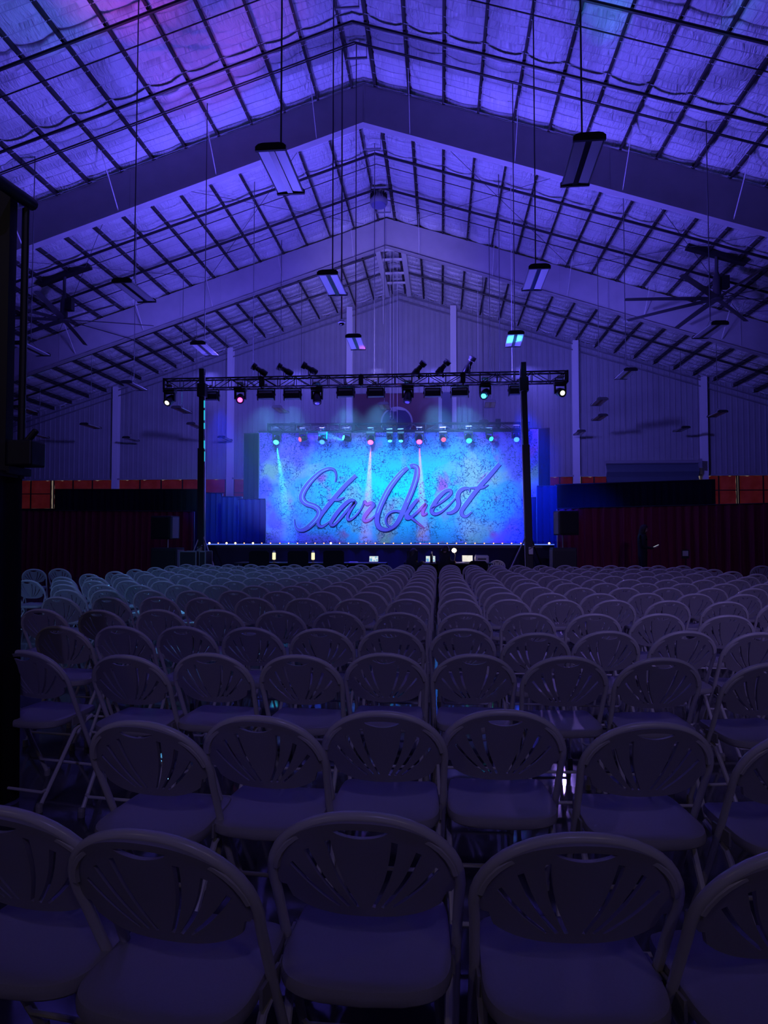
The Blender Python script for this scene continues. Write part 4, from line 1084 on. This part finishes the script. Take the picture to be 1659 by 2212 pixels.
def hand(parent, wrist, d, palm_n, curl=.5, nm='hand'):
    "palm, four unequal bent fingers and a side thumb, one skin"
    d = Vector(d).normalized(); nrm = Vector(palm_n).normalized(); s = d.cross(nrm).normalized(); w = Vector(wrist)
    vs = [(*w, .022, .8)]; ed = []
    pc = w + d * .05; vs.append((*pc, .030, .55)); ed.append((0, 1))
    for i, (off, ln) in enumerate(((-.030, .068), (-.010, .076), (.010, .072), (.029, .056))):
        b = w + d * .088 + s * off; vs.append((*b, .0105)); bi = len(vs) - 1; ed.append((1, bi))
        dd = (d * math.cos(curl) + nrm * math.sin(curl)); m1 = b + dd * ln * .5; vs.append((*m1, .009)); ed.append((bi, bi + 1))
        dd2 = (d * math.cos(curl * 2.2) + nrm * math.sin(curl * 2.2)); m2 = m1 + dd2 * ln * .5; vs.append((*m2, .0075)); ed.append((bi + 1, bi + 2))
    tb = w + d * .03 - s * .032; vs.append((*tb, .013)); bi = len(vs) - 1; ed.append((0, bi))
    t1 = tb + (d * .7 - s * .6 + nrm * .3).normalized() * .035; vs.append((*t1, .011)); ed.append((bi, bi + 1))
    t2 = t1 + (d * .9 + nrm * .5).normalized() * .028; vs.append((*t2, .008)); ed.append((bi + 1, bi + 2))
    return skin_body(nm, vs, ed, M['skin'], parent, 1)
# standing person, dressed in black, facing right and looking at a phone
p = at(1388, 1190, 20.3)
per = thing('person', (p.x, 20.3, 0), 0, 'person in black standing by the right maroon drape, holding a phone', 'person')
v = [(0, 0, .95, .15, .8), (0, 0, 1.15, .135, .8), (.0, 0, 1.35, .16, .7), (.0, 0, 1.48, .10, .8), (.02, 0, 1.55, .055),          # 0-4
     (-.02, -.19, 1.44, .065), (-.04, -.24, 1.17, .048), (.20, -.16, 1.12, .036), (.27, -.13, 1.14, .030),                          # near arm 5-8
     (.0, .19, 1.44, .065), (.0, .24, 1.17, .048), (.20, .14, 1.12, .036), (.28, .08, 1.14, .030),                                  # far arm 9-12
     (.0, -.10, .88, .105), (.02, -.11, .50, .070), (-.02, -.12, .10, .045), (.10, -.12, .04, .04),                                  # leg 13-16
     (.0, .10, .88, .105), (.0, .11, .50, .070), (-.04, .12, .10, .045), (.08, .12, .04, .04)]
e = [(0, 1), (1, 2), (2, 3), (3, 4), (3, 5), (5, 6), (6, 7), (7, 8), (3, 9), (9, 10), (10, 11), (11, 12), (0, 13), (13, 14), (14, 15), (15, 16), (0, 17), (17, 18), (18, 19), (19, 20)]
skin_body('body', v, e, M['dkcloth'], per)
head(per, (.04, -.01, 1.665), (.8, -.45, -.25), True)
hand(per, (.275, -.13, 1.142), (1, .1, .15), (0, .3, 1), .5); hand(per, (.285, .07, 1.142), (1, -.2, .15), (0, .3, 1), .5)
m = MB(); m.box((.37, -.02, 1.19), (.15, .075, .010), Matrix.Rotation(R(-25), 3, 'Y')); o = m.build('phone', glow('phone_screen', (.7, .8, 1), .35)); o.location = (p.x, 20.3, 0); tag(o, 'small phone held by the standing person', 'phone')
m = MB()
# seated figures
def seated(px, Y, lean, label, hz, facing, hairlong, headset):
    x = at(px, 1200, Y).x; per = thing('person', (x, Y, 0), facing, label, 'person')
    v = [(0, 0, .56, .16, .8), (0, .03 + lean, .78, .14, .8), (0, .07 + lean * 1.6, .97, .16, .7), (0, .08 + lean * 1.8, hz - .25, .09, .8), (0, .10 + lean * 2, hz - .15, .052),
         (-.19, .08 + lean * 1.8, hz - .30, .06), (-.24, .12 + lean, .80, .046), (-.16, .36, .80, .034),
         (.19, .08 + lean * 1.8, hz - .30, .06), (.24, .12 + lean, .80, .046), (.16, .36, .80, .034),
         (-.11, .12, .54, .09), (-.13, .44, .53, .065), (-.13, .44, .10, .045), (-.13, .54, .04, .04),
         (.11, .12, .54, .09), (.13, .44, .53, .065), (.13, .44, .10, .045), (.13, .54, .04, .04)]
    e = [(0, 1), (1, 2), (2, 3), (3, 4), (3, 5), (5, 6), (6, 7), (3, 8), (8, 9), (9, 10), (0, 11), (11, 12), (12, 13), (13, 14), (0, 15), (15, 16), (16, 17), (17, 18)]
    skin_body('body', v, e, M['dkcloth'], per)
    hc = (0, .12 + lean * 2, hz); head(per, hc, (.15, 1, -.15), hairlong)
    for s in (-1, 1): hand(per, (s * .16, .36, .80), (-s * .3, 1, 0), (0, 0, -1), .35)
    if headset:
        m = MB(); pts = [(hc[0] + .10 * math.cos(a), hc[1], hc[2] + .13 * math.sin(a)) for a in [math.pi * k / 10 for k in range(11)]]; m.tube(pts, .010, 6)
        for s in (-1, 1): m.lathe([(.035, -.015), (.035, .015)], (s * .095, hc[1], hc[2]), 10, Matrix.Rotation(R(90), 3, 'Y'))
        m.build('headset', M['white'], per)
    # plain seat under the figure
    st_ = thing('stool', (x, Y, 0), facing, 'dark stool under the ' + ('seated operator with the headset' if headset else 'crouched seated person'), 'stool')
    m = MB(); m.lathe([(.19, .35), (.20, .37), (.20, .40), (.18, .405)], n=16); m.build('seat', M['black'], st_, smooth=True)
    for k in range(4):
        an = math.pi / 4 + k * math.pi / 2; m = MB(); m.tube([(.12 * math.cos(an), .12 * math.sin(an), .35), (.18 * math.cos(an), .18 * math.sin(an), 0)], .013, 6); m.build('leg', M['black'], st_)
seated(886, 17.6, .03, 'person with long dark hair seated low left of the operator table', 1.02, R(-25), True, False)
seated(958, 17.75, .02, 'person in black with a white headset seated at the operator table', 1.09, R(-20), False, True)

# ================================================================== FOREGROUND TOWER ON THE LEFT
a = at(50, 1030, 3.65); zt = a.z
t = thing('draped_platform', (a.x - .43, 2.80, 0), 0, 'black-draped riser at the left edge of the photo', 'riser')
m = MB(); n = 60; vs = []
per_pts = []
for i in range(n + 1):
    u = i / n * 2.2
    if u < 1.1: px_, py_ = -.65 + u, -.30
    else: px_, py_ = .45, -.30 + (u - 1.1)
    d = .012 * math.sin(i * 1.3)
    per_pts.append((px_ + (d if u >= 1.1 else 0), py_ - (d if u < 1.1 else 0)))
for x_, y_ in per_pts: vs += [(x_ * 1.02, y_ * 1.02, 0.01), (x_, y_, zt)]
m.add(vs, [(2 * i, 2 * i + 2, 2 * i + 3, 2 * i + 1) for i in range(n)]); m.build('drape', M['cloth'], t, smooth=True)
m = MB(); m.box((-.1, .25, zt), (1.12, 1.12, .03)); m.build('platform_top', M['black'], t)
pb = at(45, 1010, 3.6); pt = at(45, 452, 3.6)
t = thing('lighting_stand', (pb.x, 3.6, zt), 0, 'tall dark pole with a slanting crossbar at the left edge', 'stand')
m = MB(); m.tube([(0, 0, 0), (0, 0, pt.z - zt)], .019, 10); m.build('pole', M['black'], t)
c0 = at(70, 442, 3.65) - Vector((pb.x, 3.6, zt)); c1 = at(-40, 366, 3.2) - Vector((pb.x, 3.6, zt))
m = MB(); m.tube([c0, c1], .034, 12); m.build('crossbar', M['black'], t, smooth=True)
m = MB(); m.box((.02, 0, .12), (.16, .14, .14)); m.tube([(-.05, -.05, .05), (.10, -.02, .25)], .02, 6); m.build('clamp', M['black'], t, bevel=.01)
pb = at(6, 1010, 3.55); t = thing('lighting_stand', (pb.x, 3.55, zt), 0, 'thick black post on the riser at the very left edge', 'stand')
m = MB(); m.box((0, 0, (at(6, 400, 3.55).z - zt) / 2), (.065, .065, at(6, 400, 3.55).z - zt)); m.build('post', M['black'], t)
m = MB(); m.box((0, 0, .02), (.2, .2, .04)); m.build('foot', M['black'], t)

# ================================================================== CHAIRS
def tube_y(z):      # lean of the frame tube seen from the side
    return .44 * (1 - z / .81) ** 1.0 * .93 + .02 if z < .81 else .02
def arch_pts(n=20):
    pts = []; hw = .216
    for i in range(n + 1):
        a = math.pi * i / n; x = -hw * math.copysign(abs(math.cos(a)) ** .92, math.cos(a)); z = .625 + .170 * math.sin(a) ** .95
        pts.append((x, tube_y(z), z))
    return pts
def bot_z(x):
    u = abs(x) / .205
    return .528 + .018 * u ** 2 + .055 * u ** 4.0 if u < .86 else .528 + .018 * .74 + .030 + .030 * min(1, (u - .8) / .1)
def bow(x): return .028 * (1 - (x / .21) ** 2)
def fan_panel():
    bm = bmesh.new()
    out = []
    for x, y, z in arch_pts(32): 
        out.append((x * .985, z - .003))
    n = 36; low = [(.207 - .414 * i / n) for i in range(n + 1)]
    outline = out + [(x, bot_z(x)) for x in low[1:-1]]
    loops = [outline]
    # handle slot
    hs = []
    for i in range(13): x = -.062 + .124 * i / 12; hs.append((x, .774 - .006 * (x / .062) ** 2))
    for i in range(1, 12): x = .062 - .124 * i / 12; hs.append((x, .750 + .016 * (x / .062) ** 2))
    loops.append(hs)
    for s in (-1, 1):
        for (x0, z0, x1, z1, w, bd) in ((.018, .556, .074, .742, .0075, .010), (.038, .556, .126, .712, .0075, .009), (.060, .556, .166, .668, .006, .006)):
            L1 = []; L2 = []; k = 7
            for i in range(k + 1):
                u = i / k; x = x0 + (x1 - x0) * u; z = z0 + (z1 - z0) * u
                dx, dz = x1 - x0, z1 - z0; ln = math.hypot(dx, dz); nx, nz = -dz / ln, dx / ln
                b_ = bd * math.sin(math.pi * u); ww = w * (.55 + .45 * u)
                L1.append((s * (x - nx * (ww) - nx * b_), z - nz * ww - nz * b_)); L2.append((s * (x + nx * ww - nx * b_), z + nz * ww - nz * b_))
            loops.append(L1 + L2[::-1])
    edges = []
    for lp in loops:
        vs = [bm.verts.new((x, 0, z)) for x, z in lp]
        for i in range(len(vs)): edges.append(bm.edges.new((vs[i], vs[(i + 1) % len(vs)])))
    bmesh.ops.triangle_fill(bm, edges=edges, use_beauty=True, use_dissolve=False, normal=(0, -1, 0))
    for i in range(-9, 10):
        g = bm.verts[:] + bm.edges[:] + bm.faces[:]
        bmesh.ops.bisect_plane(bm, geom=g, plane_co=(i * .0225, 0, 0), plane_no=(1, 0, 0))
    for i in range(5):
        g = bm.verts[:] + bm.edges[:] + bm.faces[:]
        bmesh.ops.bisect_plane(bm, geom=g, plane_co=(0, 0, .56 + i * .05), plane_no=(0, 0, 1))
    r = bmesh.ops.extrude_face_region(bm, geom=bm.faces[:])
    top = [v for v in r['geom'] if isinstance(v, bmesh.types.BMVert)]
    tops = set(top)
    for v in bm.verts:
        y = tube_y(v.co.z) - .004 - bow(v.co.x) * (0 if False else 1) + (.014 if v in tops else 0)
        v.co.y = y
    bmesh.ops.recalc_face_normals(bm, faces=bm.faces[:])
    me = bpy.data.meshes.new('backrest'); bm.to_mesh(me); bm.free()
    me.polygons.foreach_set('use_smooth', [True] * len(me.polygons)); me.set_sharp_from_angle(angle=R(50))
    return me
def seat_mesh():
    m = MB(); n = 40; rings = []
    def outline(k, z, inset=0.0):
        vs = []
        for i in range(n):
            a = 2 * math.pi * i / n; c, s = math.cos(a), math.sin(a)
            # rounded trapezoid: rear (y=0) narrower curve, front broad
            ex = .42; x = math.copysign(abs(c) ** ex, c); y = math.copysign(abs(s) ** ex, s)
            w = .193 - .012 * y
            px_ = x * w; py_ = .205 + y * (.205 if y > 0 else .200)
            if y < 0: py_ -= .030 * (1 - x * x) * 1.0 - .018
            px_ *= k; py_ = .205 + (py_ - .205) * k
            vs.append((px_, py_ + .015, z + .022 * ((py_) / .41) - (.030 * max(0, (py_ - .33) / .08) ** 2 if k > .9 else 0)))
        return vs
    R_ = [outline(.97, .398), outline(.995, .404), outline(1.0, .420), outline(.985, .432), outline(.94, .436), outline(.75, .431), outline(.5, .428), outline(.25, .427)]
    vs = [v for r in R_ for v in r]; fs = []
    for j in range(len(R_) - 1):
        for i in range(n): fs.append((j * n + i, j * n + (i + 1) % n, (j + 1) * n + (i + 1) % n, (j + 1) * n + i))
    fs.append(tuple((len(R_) - 1) * n + i for i in range(n)))
    # underside recess
    b = len(vs); vs += outline(.93, .398) + outline(.92, .418)
    for i in range(n): fs.append((i, b + i, b + (i + 1) % n, (i + 1) % n)); fs.append((b + i, b + n + i, b + n + (i + 1) % n, b + (i + 1) % n))
    fs.append(tuple(b + n + i for i in range(n))[::-1])
    m.add(vs, fs); return m
FOOTY = .44 * .93 + .02
def frame_mb(n=10, seg=20):
    "arched tube: the back hoop running down into the two front legs"
    m = MB(); hoop = arch_pts(seg); hw = .216
    left = [(-.200, FOOTY, .02), (-.203, tube_y(.25), .25), (-.206, tube_y(.44), .44), (-.212, tube_y(.58), .58)]
    right = [(-x, y, z) for x, y, z in left][::-1]
    m.tube(left + hoop + right, .0125, n)
    # second, thinner trim bead along the inside of the hoop
    m.tube([(x * .955, y - .006, z - .012 * math.sin(math.pi * i / seg)) for i, (x, y, z) in enumerate(hoop)][1:-1], .009, 6)
    return m
def hoop_only():
    m = MB(); m.tube([(-.206, tube_y(.44), .44), (-.212, tube_y(.58), .58)] + arch_pts(20) + [(.212, tube_y(.58), .58), (.206, tube_y(.44), .44)], .0125, 10)
    m.tube([(x * .955, y - .006, z - .012 * math.sin(math.pi * i / 20)) for i, (x, y, z) in enumerate(arch_pts(20))][1:-1], .009, 6); return m
def front_leg(s): m = MB(); m.tube([(s * .206, tube_y(.44), .44), (s * .203, tube_y(.25), .25), (s * .200, FOOTY, .02)], .0122, 10); return m
def rear_leg(s): m = MB(); m.tube([(s * .190, .33, .405), (s * .190, .20, .36), (s * .185, .06, .16), (s * .180, -.04, .02)], .011, 8); return m
def foot_mb(x, y): m = MB(); m.lathe([(.017, 0), (.018, .03), (.0145, .045)], (x, y, 0), 10); return m
back_me = fan_panel()
def make_chair(full):
    t = thing('folding_chair')
    b = bpy.data.objects.new('backrest', back_me); COL.objects.link(b); b.parent = t
    if not back_me.materials: back_me.materials.append(M['plastic'])
    seat_mesh().build('seat', M['plastic'], t, smooth=True)
    if full:
        hoop_only().build('back_frame', M['tube'], t, smooth=True)
        for s in (-1, 1):
            l = front_leg(s).build('leg', M['tube'], t, smooth=True); foot_mb(s * .200, FOOTY).build('foot', M['foot'], l)
            l = rear_leg(s).build('leg', M['tube'], t, smooth=True); foot_mb(s * .180, -.04).build('foot', M['foot'], l)
        for (p, q, r) in (((-.182, .0, .10), (.182, .0, .10), .008), ((-.201, tube_y(.13), .13), (.201, tube_y(.13), .13), .008)):
            m = MB(); m.tube([p, (p[0] * .9, p[1] - .006, p[2] - .012), (q[0] * .9, q[1] - .006, q[2] - .012), q], r, 8); m.build('stretcher', M['tube'], t, smooth=True)
        for s in (-1, 1):
            m = MB(); m.box((s * .199, tube_y(.42), .41), (.008, .10, .045)); m.build('hinge_plate', M['foot'], t)
    else:
        m = frame_mb(8)
        for s in (-1, 1):
            m.tube([(s * .190, .33, .405), (s * .185, .06, .16), (s * .180, -.04, .0)], .011, 6)
        m.tube([(-.182, .0, .10), (.182, .0, .10)], .008, 6)
        m.build('frame', M['tube'], t, smooth=True)
    return t
near0 = make_chair(True); far0 = make_chair(False)
used = {'n': False, 'f': False}
rnd = random.Random(11)
def place(x, y, rz, label, group, full):
    k = 'n' if full else 'f'; src = near0 if full else far0
    if not used[k]: o = src; used[k] = True; o.location = (x, y, 0); o.rotation_euler = (0, 0, rz)
    else: o = dup(src, (x, y, 0), rz)
    return tag(o, label, 'folding chair', group)
ZTOP = .805
near_rows = [
    [(-12, 1744, -9), (302, 1797, -9), (778, 1757, -1), (1266, 1803, 3), (1778, 1828, 11)],
    [(294, 1558, -8), (552, 1547, -6), (824, 1537, -1), (1090, 1534, 1), (1416, 1561, 5), (1765, 1575, 10)],
    [(48, 1405, -12), (264, 1415, -7), (447, 1411, -5), (642, 1415, -3), (830, 1411, -1), (1025, 1413, 1), (1227, 1418, 3), (1433, 1421, 5), (1672, 1432, 11)],
    [(122, 1352, -8), (255, 1352, -6), (393, 1353, -5), (538, 1355, -4), (690, 1358, -2), (842, 1359, -1), (1000, 1358, 1), (1162, 1367, 3), (1316, 1363, 4), (1486, 1363, 6), (1645, 1366, 9)],
]
rowsdata = []
for i, row in enumerate(near_rows):
    rowsdata.append([(at_z(px, py, ZTOP).x, at_z(px, py, ZTOP).y - .02, R(a)) for px, py, a in row])
YS = [5.62, 6.85, 7.75, 8.65, 9.5, 10.35, 11.25, 12.15, 13.0, 13.9, 14.8, 15.7]
XMIN, XMAX = -6.2, 5.55; GAP = -.07
for ri, Y in enumerate(YS):
    row = []; sp = .508
    xs = [GAP - .255 - sp * k for k in range(14)] + [GAP + .265 + sp * k for k in range(13)]
    ph = rnd.uniform(-.03, .03)
    for x in sorted(xs):
        if x < XMIN or x > XMAX: continue
        d = 1 if x > 0 else -1
        xx = x + rnd.uniform(-.018, .018) + ph * (.0 if abs(x) < .4 else 1)
        # only chairs the photo can show
        lim_l = -(.560 if Y < 9 else .62) * Y - .30; lim_r = .475 * Y + .30
        if xx < lim_l or xx > lim_r: continue
        row.append((xx, Y + rnd.uniform(-.05, .05) - .008 * xx * xx * 0, R(9 * xx / max(Y, 6) + rnd.uniform(-2.5, 2.5))))
    rowsdata.append(row)
nch = 0
for ri, row in enumerate(rowsdata):
    row.sort(); n = len(row)
    for ci, (x, y, rz) in enumerate(row):
        rown = 'row nearest the camera' if ri == 0 else ORD[ri + 1] + ' row from the camera'
        if ri == len(rowsdata) - 1: rown = 'last row before the stage'
        if ci == 0: cn = 'leftmost'
        elif ci == n - 1: cn = 'rightmost'
        elif ci < n / 2: cn = ORD[ci + 1] + ' from left'
        else: cn = ORD[n - ci] + ' from right'
        place(x, y, rz, 'pale fan-backed folding chair, %s, %s' % (rown, cn), 'rows of fan-backed folding chairs', ri < 6); nch += 1
for px, py, a, lab in ((72, 1229, 20, 'pale folding chair standing apart at far left, nearer the drape edge'), (125, 1228, 8, 'pale folding chair standing apart at far left, right one of the pair'),
                       (1647, 1222, -8, 'pale folding chair standing apart at the far right edge'), (1074, 1210, 172, 'pale folding chair facing the hall beside the operator table')):
    p = at_z(px, py, ZTOP); place(p.x, p.y, R(a), lab, 'loose folding chairs', False); nch += 1
print('CHAIRS', nch, 'OBJECTS', len(bpy.data.objects))
